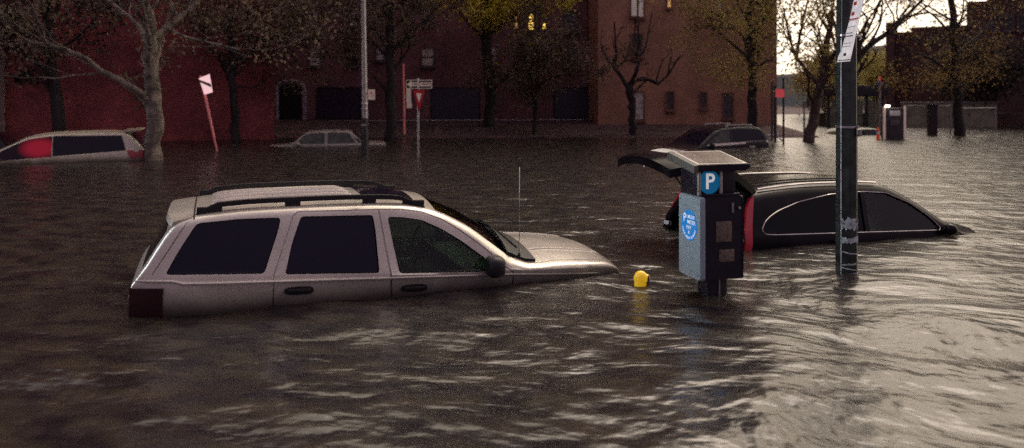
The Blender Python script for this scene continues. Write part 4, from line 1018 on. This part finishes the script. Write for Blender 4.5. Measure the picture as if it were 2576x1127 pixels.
r4 = building('distant_building', at(1976, 0, 95).x, at(2030, 0, 95).x, 95, 110, at(0, 246, 95).z, mat('far_facade_blue', (.10, .11, .15), .8), 'bluish far low block at the end of the street beside the brown wing')
for k in range(3): window(r4, 1982 + k * 14, 256, 1990 + k * 14, 276, 95, windark)

# ------------------------------------------------------------------ trees
def make_tree(name, base_px, Y, limbs, label, wood, leaf, nleaf=6000, lsize=(.10, .2), twig=3, zg=-.8, seed=1, spread=1.6, sub=5, crown=None, group=None, knob=0., clump=.27, twig_len=1.6):
    rr = random.Random(seed); bx = at(base_px[0], base_px[1], Y); O = Vector((bx.x, Y, zg))
    t = empty(name, O, 0, label, 'tree', group)
    m = MB(); ends = []
    def grow(p, d, ln, r, depth):
        if depth == 0 or r < .004: return
        n = 5; pts = [p]; q = p.copy(); dd = d.copy()
        for k in range(n):
            dd = (dd + Vector((rr.uniform(-.3, .3), rr.uniform(-.3, .3), rr.uniform(-.2, .28)))).normalized(); q = q + dd * ln / n; pts.append(q.copy())
        m.tube(pts, [r * (1 - .65 * k / n) for k in range(n + 1)], 5 if r > .02 else 3, cap=False)
        ends.append((pts[-1], ln)); ends.append((pts[3], ln * .8))
        for _ in range(2 if depth > 1 else 0):
            k = rr.randint(2, n); nd = (dd + Vector((rr.uniform(-.9, .9), rr.uniform(-.9, .9), rr.uniform(-.4, .7)))).normalized(); grow(pts[k], nd, ln * rr.uniform(.5, .8), r * .5, depth - 1)
    for li, (path, r0, r1, dj) in enumerate(limbs):
        P = []; 
        for k, (x, y) in enumerate(path):
            u = k / max(1, len(path) - 1); yy = Y + dj * u * (y < base_px[1]); P.append(at(x, y, yy) - O)
        if li == 0: P = [Vector((P[0].x, P[0].y, 0))] + P
        # subdivide and wobble
        Q = []
        for a, b in zip(P, P[1:]):
            for k in range(4): Q.append(a.lerp(b, k / 4))
        Q.append(P[-1])
        for k in range(2, len(Q) - 1): Q[k] = (Q[k - 1] + Q[k] * 2 + Q[k + 1]) / 4 + Vector((rr.uniform(-1, 1), rr.uniform(-1, 1), 0)) * r1 * .4
        n = len(Q); rad = [r0 + (r1 - r0) * (k / (n - 1)) ** .8 for k in range(n)]
        if li == 0: rad[0] *= 1.5; rad[1] *= 1.25
        if knob: rad = [a * (1 + knob * rr.uniform(-.5, 1) * (k > 4)) for k, a in enumerate(rad)]
        m.tube(Q, rad, 10 if r0 > .1 else 6)
        if twig:
            for k in range(sub + 2):
                i = rr.randint(int(n * .45), n - 1); d = (Q[min(i + 1, n - 1)] - Q[max(0, i - 2)]).normalized()
                d = (d + Vector((rr.uniform(-1, 1), rr.uniform(-1, 1), rr.uniform(-.3, .8)))).normalized(); grow(Q[i], d, twig_len * rr.uniform(.7, 1.3), max(.012, rad[i] * .45), twig)
    if crown:
        for (cx, cy, wx, wy, k, dd) in crown:       # crown clumps: ellipse in the picture, real depth dd
            for _ in range(k):
                while True:
                    a = Vector((rr.uniform(-1, 1), rr.uniform(-1, 1), rr.uniform(-1, 1)))
                    if a.length < 1: break
                c = at(cx + a.x * wx, cy + a.z * wy, Y) - O + Vector((0, a.y * dd, 0)); ends.append((c, 1.2))
    m.build('trunk', wood, t, 60)
    if nleaf and ends:
        nleaf = int(nleaf * 1.25); g = np.random.default_rng(seed); E = np.array([e[0][:] for e in ends]); L = np.array([e[1] for e in ends])
        wgt = g.gamma(.7, 1., len(E)); idx = g.choice(len(E), nleaf, p=wgt / wgt.sum()); C = E[idx] + g.normal(0, 1, (nleaf, 3)) * (clump * np.minimum(1.4, L[idx]))[:, None] * np.array([1, 1, .75])
        s = g.uniform(lsize[0], lsize[1], nleaf) * .78
        u = g.normal(0, 1, (nleaf, 3)); u /= np.linalg.norm(u, axis=1)[:, None]; w = g.normal(0, 1, (nleaf, 3)); w = np.cross(u, w); w /= np.linalg.norm(w, axis=1)[:, None]
        a = u * s[:, None] * .5; b = w * s[:, None] * .32
        V = np.stack([C - a, C + b, C + a, C - b], 1).reshape(-1, 3)
        me = bpy.data.meshes.new('crown'); me.vertices.add(nleaf * 4); me.vertices.foreach_set('co', V.ravel()); me.loops.add(nleaf * 4); me.loops.foreach_set('vertex_index', np.arange(nleaf * 4)); me.polygons.add(nleaf); me.polygons.foreach_set('loop_start', np.arange(nleaf) * 4); me.update(calc_edges=True)
        link('crown', me, leaf, t, 0)
    return t
LG = 'leafy street trees in front of the buildings'
make_tree('plane_tree', (390, 405), 20.6, [([(390, 405), (386, 300), (379, 190), (375, 95)], .25, .17, .0), ([(384, 275), (350, 232), (290, 195), (250, 178), (222, 148), (150, 118), (70, 105)], .12, .03, -1.5), ([(375, 105), (400, 85), (440, 55), (485, 15), (540, -60)], .12, .05, 1.), ([(375, 100), (382, 45), (362, 10), (340, -60)], .15, .07, -.5), ([(374, 108), (345, 62), (310, 30), (250, -20)], .08, .03, 1.), ([(420, 70), (470, 95), (540, 110), (600, 125)], .05, .02, -1.)],
          'large pale-barked plane tree with forking limbs right behind the minivan', bark_pale, leaf_grey, 5500, (.09, .19), 3, seed=3, sub=5, crown=[(150, -10, 220, 90, 60, 3), (420, -40, 200, 80, 60, 3), (60, 120, 130, 90, 25, 2)])
make_tree('street_tree', (592, 356), 28.4, [([(592, 356), (588, 250), (583, 150), (580, 30)], .20, .10, 0), ([(583, 160), (640, 120), (690, 70)], .07, .02, 1), ([(585, 180), (530, 130), (500, 70)], .07, .02, -1), ([(586, 215), (630, 222), (668, 205)], .05, .015, .5)],
          'dark slender tree against the red-lit brick wall right of the leaning sign', bark_dark, leaf_grey, 5000, (.12, .24), 3, seed=5, group=LG, crown=[(620, 60, 130, 110, 90, 3), (700, 10, 140, 70, 50, 3)])
make_tree('street_tree', (150, 352), 26, [([(150, 352), (140, 220), (128, 100), (110, -60)], .26, .14, 0), ([(138, 200), (80, 150), (20, 120)], .08, .02, 1), ([(132, 140), (200, 90), (250, 40)], .08, .02, -1)],
          'dark tree in the shadow behind the minivan roof', bark_dark, leaf_dark, 5000, (.12, .24), 3, seed=8, group=LG, crown=[(120, 60, 180, 110, 90, 3)])
make_tree('street_tree', (985, 350), 29, [([(985, 350), (984, 220), (982, 110), (978, -40)], .24, .14, 0), ([(983, 150), (920, 90), (860, 40)], .08, .02, 1), ([(982, 130), (1040, 80), (1100, 20)], .08, .02, -1)],
          'dark tree between the thin lamp post and the one-way arrow sign', bark_dark, leaf_grey, 6000, (.12, .24), 3, seed=9, group=LG, crown=[(860, 60, 150, 100, 80, 3), (1000, 20, 170, 70, 70, 3)])
make_tree('street_tree', (1235, 318), 35, [([(1235, 318), (1233, 200), (1228, 90), (1222, -40)], .30, .2, 0), ([(1230, 110), (1180, 60), (1140, 10)], .1, .03, 1), ([(1228, 90), (1290, 40), (1340, -10)], .1, .03, -1)],
          'thick dark trunk with lamplit yellow-green leaves at the top of the picture', bark_dark, leaf_lamplit, 8000, (.13, .26), 3, zg=-.1, seed=12, crown=[(1240, 15, 70, 60, 70, 2), (1330, -10, 160, 45, 60, 3)])
make_tree('street_tree', (1343, 340), 32, [([(1343, 340), (1347, 270), (1352, 200), (1355, 110)], .13, .05, 0), ([(1350, 230), (1300, 200), (1255, 205)], .05, .015, 1), ([(1351, 215), (1400, 190), (1450, 190)], .05, .015, -1)],
          'small bushy dark tree on the lawn left of the brown wing', bark_dark, leaf_grey, 6500, (.10, .20), 3, zg=-.5, seed=15, crown=[(1355, 190, 95, 55, 80, 1.6), (1360, 130, 80, 50, 50, 1.4), (1400, 100, 110, 40, 40, 1.6)])
K = .4
make_tree('pollard_tree', (1593, 332), 31.5, [([(1593, 332), (1591, 290), (1588, 250), (1580, 215)], .17, .12, 0),
    ([(1580, 222), (1562, 190), (1545, 172), (1525, 145), (1512, 112)], .10, .035, .4), ([(1545, 175), (1551, 140), (1548, 100), (1545, 55)], .07, .025, -.4), ([(1551, 170), (1570, 155), (1582, 130), (1600, 118)], .06, .03, .3), ([(1553, 95), (1563, 70), (1578, 66)], .03, .015, .3),
    ([(1580, 218), (1598, 190), (1606, 160), (1600, 130), (1610, 110), (1604, 70), (1612, 45)], .10, .025, -.3), ([(1600, 145), (1622, 130), (1632, 80), (1640, 30)], .06, .02, .3), ([(1585, 240), (1605, 222), (1628, 200)], .05, .03, .2), ([(1603, 200), (1635, 200), (1655, 212), (1680, 190), (1700, 155), (1712, 140)], .09, .02, .4), ([(1650, 205), (1660, 170), (1668, 150)], .04, .015, -.2), ([(1680, 190), (1684, 165), (1690, 140)], .04, .015, -.2), ([(1604, 160), (1580, 150), (1560, 160)], .04, .02, .2), ([(1606, 110), (1596, 85), (1600, 50)], .04, .02, -.2)],
          'leafless knobbly pollarded tree silhouetted on the brown wing', bark_dark, leaf_dark, 0, twig=1, zg=-.3, seed=21, sub=1, knob=.35, twig_len=.7)
make_tree('street_tree', (1896, 335), 28.8, [([(1896, 335), (1894, 250), (1888, 150), (1880, 30)], .22, .12, 0), ([(1890, 180), (1930, 150), (1960, 160)], .06, .02, -1), ([(1888, 150), (1830, 100), (1780, 60)], .08, .02, 1), ([(1884, 90), (1930, 40), (1960, -20)], .08, .02, .5)],
          'olive leafy tree covering the right end of the brown wing', bark_dark, leaf_olive, 6000, (.10, .18), 3, seed=25, crown=[(1840, 60, 110, 120, 130, 2.5), (1790, 120, 70, 80, 40, 2), (1880, 170, 80, 60, 50, 2), (1700, -10, 90, 50, 30, 2)])
make_tree('leaning_tree', (2035, 357), 28.6, [([(2035, 357), (2047, 300), (2056, 250), (2066, 200), (2078, 130), (2092, 30)], .24, .10, 0), ([(2062, 215), (2030, 180), (2000, 140), (1985, 90), (1972, 20)], .10, .03, 1), ([(2003, 145), (2012, 90), (2025, 30), (2040, -30)], .07, .025, -.6), ([(1992, 110), (1970, 80), (1945, 50)], .04, .015, .6), ([(2072, 160), (2110, 120), (2140, 60)], .07, .02, -1), ([(2085, 80), (2060, 40), (2050, -20)], .06, .02, .7)],
          'leaning brown trunk with thin branches against the bright sky at the street mouth', bark_brown, leaf_olive, 2600, (.08, .15), 4, seed=31, sub=7, crown=[(2050, 165, 70, 40, 40, 2), (2090, 190, 50, 35, 40, 1.6)], twig_len=1.5)
make_tree('bare_tree', (2124, 342), 31, [([(2124, 342), (2126, 250), (2132, 190), (2150, 140)], .26, .18, 0), ([(2145, 160), (2190, 110), (2240, 80), (2280, 40), (2330, -10)], .14, .05, 1), ([(2150, 140), (2145, 80), (2160, 20), (2165, -40)], .12, .04, -1), ([(2190, 110), (2215, 60), (2220, 0)], .07, .02, .8), ([(2280, 42), (2340, 30), (2390, 55)], .05, .015, -.8), ([(2235, 82), (2280, 95), (2340, 110)], .05, .015, .6), ([(2140, 170), (2100, 120), (2085, 60)], .09, .03, .6)],
          'big bare tree with arching limbs directly behind the green post', bark_dark, leaf_olive, 900, (.08, .15), 4, seed=34, sub=10, twig_len=2.2)
make_tree('street_tree', (2412, 342), 32.6, [([(2412, 342), (2411, 270), (2405, 180), (2398, 80), (2392, -20)], .26, .12, 0), ([(2406, 200), (2350, 150), (2300, 130), (2260, 140)], .08, .02, -1), ([(2402, 140), (2460, 90), (2520, 40)], .08, .02, 1), ([(2398, 90), (2350, 40), (2310, 10)], .07, .02, .6)],
          'dark trunk with rusty leaves between the fence and the maroon block', bark_dark, leaf_rust, 3400, (.09, .17), 3, seed=38, sub=5, crown=[(2330, 195, 100, 32, 110, 2.5), (2450, 150, 70, 65, 70, 2), (2350, 110, 70, 40, 25, 2)])
FG = 'far trees closing the street'
for i, (x, Yd, cr, lm, lab) in enumerate(((2195, 52, [(2190, 188, 60, 38, 70, 3)], leaf_olive, 'far olive tree just right of the green post, above the shelter roof'), (2290, 56, [(2290, 195, 80, 38, 80, 3)], leaf_rust, 'far rusty tree above the phone booth and the fence'), (2075, 60, [(2060, 205, 50, 36, 60, 3), (2085, 180, 35, 30, 30, 3)], leaf_rust, 'far brown tree behind the leaning trunk'), (2460, 42, [(2450, 195, 80, 50, 80, 2.5)], leaf_dark, 'dark low tree in front of the maroon block'))):
    make_tree('street_tree', (x, 300), Yd, [([(x, 300), (x + 3, 250), (x - 2, 205)], .22, .08, 0), ([(x, 240), (x - 40, 200)], .08, .02, 1), ([(x, 235), (x + 40, 200)], .08, .02, -1)], lab, bark_dark, lm, 6500, (.16, .32), 2, zg=-.3, seed=50 + i, group=FG, crown=cr, clump=.5)

# ------------------------------------------------------------------ ground and water
def axis(a, b, step, far, g=1.22):
    xs = list(np.arange(a, b + 1e-6, step)); s = step; x = xs[-1]; up = []
    while x < far[1]: s *= g; x += s; up.append(x)
    s = step; x = xs[0]; dn = []
    while x > far[0]: s *= g; x -= s; dn.append(x)
    return np.array(dn[::-1] + xs + up)
def sheet(name, X, Yv, zf, m, label=None):
    nx, ny = len(X), len(Yv); V = np.zeros((ny, nx, 3)); V[:, :, 0] = X[None]; V[:, :, 1] = Yv[:, None]; V[:, :, 2] = zf(V[:, :, 0], V[:, :, 1])
    i = np.arange(ny - 1)[:, None] * nx + np.arange(nx - 1)[None]; F = np.stack([i, i + 1, i + nx + 1, i + nx], -1).reshape(-1, 4)
    me = bpy.data.meshes.new(name); me.from_pydata(V.reshape(-1, 3).tolist(), [], F.tolist())
    o = link(name, me, m, None, 180); props(o, kind='structure'); return o
def ground_z(x, y):
    rise = np.clip((y - 29.5) / 9, 0, 1); rise = rise * rise * (3 - 2 * rise)
    side = 1 - np.clip((x - 11.5) / 1.5, 0, 1)
    lawn = -.9 + 1.25 * np.clip((y - 28) / 3.2, 0, 1) * 0.74 + .36 * rise
    lawn = np.where(y < 28, -.9, lawn)
    far = -.9 + 1.0 * np.clip((y - 52) / 14, 0, 1) + .01 * np.clip(y - 66, 0, 200)
    return np.where(side > .5, np.maximum(lawn, -.9), far)
def ground_mat():
    return mat('muddy_lawn', (.055, .028, .030), .95, var=.3, vscale=1.5, bump=.5, bscale=8)
sheet('ground', axis(-22, 34, 1., (-300, 300)), axis(-4, 70, .8, (-30, 600)), ground_z, ground_mat())

def water_mat():
    m = bpy.data.materials.new('flood_water'); m.use_nodes = True
    nt = m.node_tree; N = nt.nodes; L = nt.links; b = N['Principled BSDF']
    b.inputs['Roughness'].default_value = .26; b.inputs['IOR'].default_value = 1.42; b.inputs['Specular IOR Level'].default_value = .9
    tc = N.new('ShaderNodeTexCoord')
    # eddy behind the pay station and the green post: rotate the pattern by a falloff of distance
    def vmath(op, a, bb=None, val=None):
        n = N.new('ShaderNodeVectorMath'); n.operation = op; L.new(a, n.inputs[0])
        if bb is not None: L.new(bb, n.inputs[1])
        if val is not None: n.inputs[1].default_value = val
        return n
    def math_(op, a, v=None, b_=None):
        n = N.new('ShaderNodeMath'); n.operation = op; L.new(a, n.inputs[0])
        if v is not None: n.inputs[1].default_value = v
        if b_ is not None: L.new(b_, n.inputs[1])
        return n
    vec = tc.outputs['Object']
    for cen, amp, rad in (((2.2, 4.6, 0), .55, 1.2), ((2.9, 6.4, 0), -.4, .9)):
        d = vmath('DISTANCE', vec, val=cen); q = math_('DIVIDE', d.outputs['Value'], rad); q2 = math_('MULTIPLY', q.outputs[0], b_=q.outputs[0]); ng = math_('MULTIPLY', q2.outputs[0], -1.); ex = N.new('ShaderNodeMath'); ex.operation = 'EXPONENT'; L.new(ng.outputs[0], ex.inputs[0]); an = math_('MULTIPLY', ex.outputs[0], amp)
        vr = N.new('ShaderNodeVectorRotate'); vr.rotation_type = 'Z_AXIS'; vr.inputs['Center'].default_value = cen; L.new(vec, vr.inputs['Vector']); L.new(an.outputs[0], vr.inputs['Angle']); vec = vr.outputs['Vector']
    wn = N.new('ShaderNodeTexNoise'); wn.inputs['Scale'].default_value = .55; wn.inputs['Detail'].default_value = 2; L.new(vec, wn.inputs['Vector'])
    sub = vmath('SUBTRACT', wn.outputs['Color'], val=(.5, .5, .5)); scl = N.new('ShaderNodeVectorMath'); scl.operation = 'SCALE'; scl.inputs['Scale'].default_value = .5; L.new(sub.outputs[0], scl.inputs[0])
    wv = vmath('ADD', vec, scl.outputs[0])
    def layer(scale, sx, sy, detail, rot):
        mp = N.new('ShaderNodeMapping'); mp.inputs['Rotation'].default_value = (0, 0, -rot); L.new(wv.outputs[0], mp.inputs['Vector'])
        mp2 = N.new('ShaderNodeMapping'); mp2.inputs['Scale'].default_value = (sx, sy, 1); L.new(mp.outputs[0], mp2.inputs['Vector'])
        n = N.new('ShaderNodeTexNoise'); n.inputs['Scale'].default_value = scale; n.inputs['Detail'].default_value = detail; n.inputs['Roughness'].default_value = .55; L.new(mp2.outputs[0], n.inputs['Vector']); return n.outputs['Fac']
    a = layer(1.3, .8, 1.2, 2, R(-14)); c = layer(3.2, .8, 1.2, 2, R(-18)); e = layer(8, .75, 1.25, 2, R(-10))
    s1 = math_('MULTIPLY', c, .50); s2 = math_('MULTIPLY', e, .14); ad = math_('ADD', a, b_=s1.outputs[0]); ad2 = math_('ADD', ad.outputs[0], b_=s2.outputs[0])
    dl = vmath('LENGTH', tc.outputs['Object']); mr0 = N.new('ShaderNodeMapRange'); mr0.inputs['From Min'].default_value = 5; mr0.inputs['From Max'].default_value = 40; mr0.inputs['To Min'].default_value = .085; mr0.inputs['To Max'].default_value = .15; L.new(dl.outputs['Value'], mr0.inputs['Value'])
    bp = N.new('ShaderNodeBump'); bp.inputs['Strength'].default_value = 1.; L.new(mr0.outputs[0], bp.inputs['Distance']); L.new(ad2.outputs[0], bp.inputs['Height']); L.new(bp.outputs['Normal'], b.inputs['Normal'])
    # silt streaks in the body colour
    mr = N.new('ShaderNodeValToRGB'); mr.color_ramp.elements[0].position = .36; mr.color_ramp.elements[1].position = .66
    mr.color_ramp.elements[0].color = (.007, .005, .008, 1); mr.color_ramp.elements[1].color = (.033, .026, .019, 1); L.new(c, mr.inputs['Fac']); L.new(mr.outputs[0], b.inputs['Base Color'])
    return m
def water_z(x, y):
    out = np.zeros(x.shape); f = 1. / (1 + (np.hypot(x, y - 5) / 14) ** 2)
    ca, sa = math.cos(R(-14)), math.sin(R(-14))
    for (j, i), xx in np.ndenumerate(x):
        if f[j, i] < .08: continue
        yy = y[j, i]; u = xx * ca + yy * sa; v = -xx * sa + yy * ca
        h = mnoise.noise((u * .9, v * 2.1, .3)) * .034 + mnoise.noise((u * 2.4, v * 3.6, 5.1)) * .014
        h *= f[j, i]
        for cx, cy, r0, amp in ((1.74, 6.95, .16, .009), (3.258, 7.74, .12, .008), (1.17, 7.26, .07, .005)):
            dx, dy = xx - cx, yy - cy; r = math.hypot(dx, dy)
            if r < 1.6: h += amp * math.cos((r - r0) * 17) * math.exp(-max(0, r - r0) * 2.6) * (1 + .6 * mnoise.noise((xx * 3, yy * 3, 9)))
            # wake trailing towards the viewer's right
            al, ac = dx * .80 - dy * .60, abs(dx * .60 + dy * .80)
            if 0 < al < 2.6: h += amp * .9 * math.exp(-((ac - r0 - al * .30) / .10) ** 2) * math.exp(-al * .7)
        out[j, i] = h
    return out
sheet('water', axis(-7.5, 7.5, .09, (-300, 300), 1.16), axis(1.5, 13, .08, (-25, 500), 1.14), water_z, water_mat())

# ------------------------------------------------------------------ sky, sun, camera
w = bpy.data.worlds.new('World'); scene.world = w; w.use_nodes = True
nt = w.node_tree; N = nt.nodes; L = nt.links; bg = N['Background']
SUN_AZ, SUN_EL = R(26), R(52)       # azimuth measured from +Y towards +X
sky = N.new('ShaderNodeTexSky'); sky.sky_type = 'NISHITA'; sky.sun_disc = False; sky.sun_elevation = SUN_EL; sky.sun_rotation = SUN_AZ; sky.air_density = 1.5; sky.dust_density = 3
tc = N.new('ShaderNodeTexCoord')
def vm(op, a, val):
    n = N.new('ShaderNodeVectorMath'); n.operation = op; L.new(a, n.inputs[0]); n.inputs[1].default_value = val; return n
# overcast layer: bright towards the street mouth, dull mauve overhead, dark to the left
dot = vm('DOT_PRODUCT', tc.outputs['Generated'], (math.sin(R(32)) * .94, math.cos(R(32)) * .94, .34))
cl = N.new('ShaderNodeTexNoise'); cl.inputs['Scale'].default_value = 2.2; cl.inputs['Detail'].default_value = 6
L.new(tc.outputs['Generated'], cl.inputs['Vector'])
ma = N.new('ShaderNodeMath'); ma.operation = 'MULTIPLY_ADD'; L.new(cl.outputs['Fac'], ma.inputs[0]); ma.inputs[1].default_value = .22; L.new(dot.outputs['Value'], ma.inputs[2])
rp = N.new('ShaderNodeValToRGB'); L.new(ma.outputs[0], rp.inputs['Fac'])
e = rp.color_ramp.elements
e[0].position = 0.; e[0].color = (.135, .090, .128, 1)
e[1].position = .45; e[1].color = (.27, .205, .245, 1)
for pos, c in ((.64, (1.05, .87, .68, 1)), (.80, (1.6, 1.34, 1.03, 1)), (1.0, (1.75, 1.46, 1.13, 1))):
    k = e.new(pos); k.color = c
def glow(direction, lo, hi, colour):      # soft glow added to the sky around one direction
    d = vm('DOT_PRODUCT', tc.outputs['Generated'], direction)
    m = N.new('ShaderNodeMapRange'); m.interpolation_type = 'SMOOTHSTEP'; m.inputs['From Min'].default_value = lo; m.inputs['From Max'].default_value = hi
    L.new(d.outputs['Value'], m.inputs['Value'])
    s_ = N.new('ShaderNodeVectorMath'); s_.operation = 'SCALE'; s_.inputs[0].default_value = colour; L.new(m.outputs[0], s_.inputs['Scale']); return s_
g1 = glow((-.93, .34, .12), .70, 1., (2.5, 2.9, 3.05)); g2 = glow((0, -.15, .99), .25, 1., (.17, .14, .165))  # first one: bright glow added off left, lighting pay station and post facet
gs = N.new('ShaderNodeVectorMath'); gs.operation = 'ADD'; L.new(g1.outputs[0], gs.inputs[0]); L.new(g2.outputs[0], gs.inputs[1])
gs2 = N.new('ShaderNodeVectorMath'); gs2.operation = 'ADD'; L.new(gs.outputs[0], gs2.inputs[0]); L.new(rp.outputs[0], gs2.inputs[1])
addn = N.new('ShaderNodeMix'); addn.data_type = 'RGBA'; addn.blend_type = 'ADD'; addn.inputs['Factor'].default_value = .004
L.new(gs2.outputs[0], addn.inputs['A']); L.new(sky.outputs[0], addn.inputs['B']); L.new(addn.outputs['Result'], bg.inputs['Color'])
bg.inputs['Strength'].default_value = 1.25
sl = bpy.data.lights.new('Sun', 'SUN'); sl.energy = 1.1; sl.angle = R(30); sl.color = (1, .85, .72)
so = bpy.data.objects.new('Sun', sl); col.objects.link(so)
dirv = Vector((math.sin(SUN_AZ) * math.cos(SUN_EL), math.cos(SUN_AZ) * math.cos(SUN_EL), math.sin(SUN_EL)))
so.rotation_euler = dirv.to_track_quat('Z', 'Y').to_euler()

cam = bpy.data.cameras.new('Camera'); co = bpy.data.objects.new('Camera', cam); col.objects.link(co); scene.camera = co
co.location = (0, 0, CAMH); co.rotation_euler = (R(90), 0, 0)
cam.sensor_width = 36; cam.lens = 36 * 2000 / 2576; cam.shift_y = -(563.5 - 233) / 2576; cam.clip_end = 2000; cam.clip_start = .1
cam.dof.use_dof = True; cam.dof.focus_distance = 7.6; cam.dof.aperture_fstop = 1.3
scene.view_settings.view_transform = 'Standard'; scene.view_settings.look = 'None'; scene.view_settings.exposure = 0
scene.cycles.use_denoising = False
scene.cycles.use_adaptive_sampling = True; scene.cycles.adaptive_threshold = .04; scene.cycles.adaptive_min_samples = 24
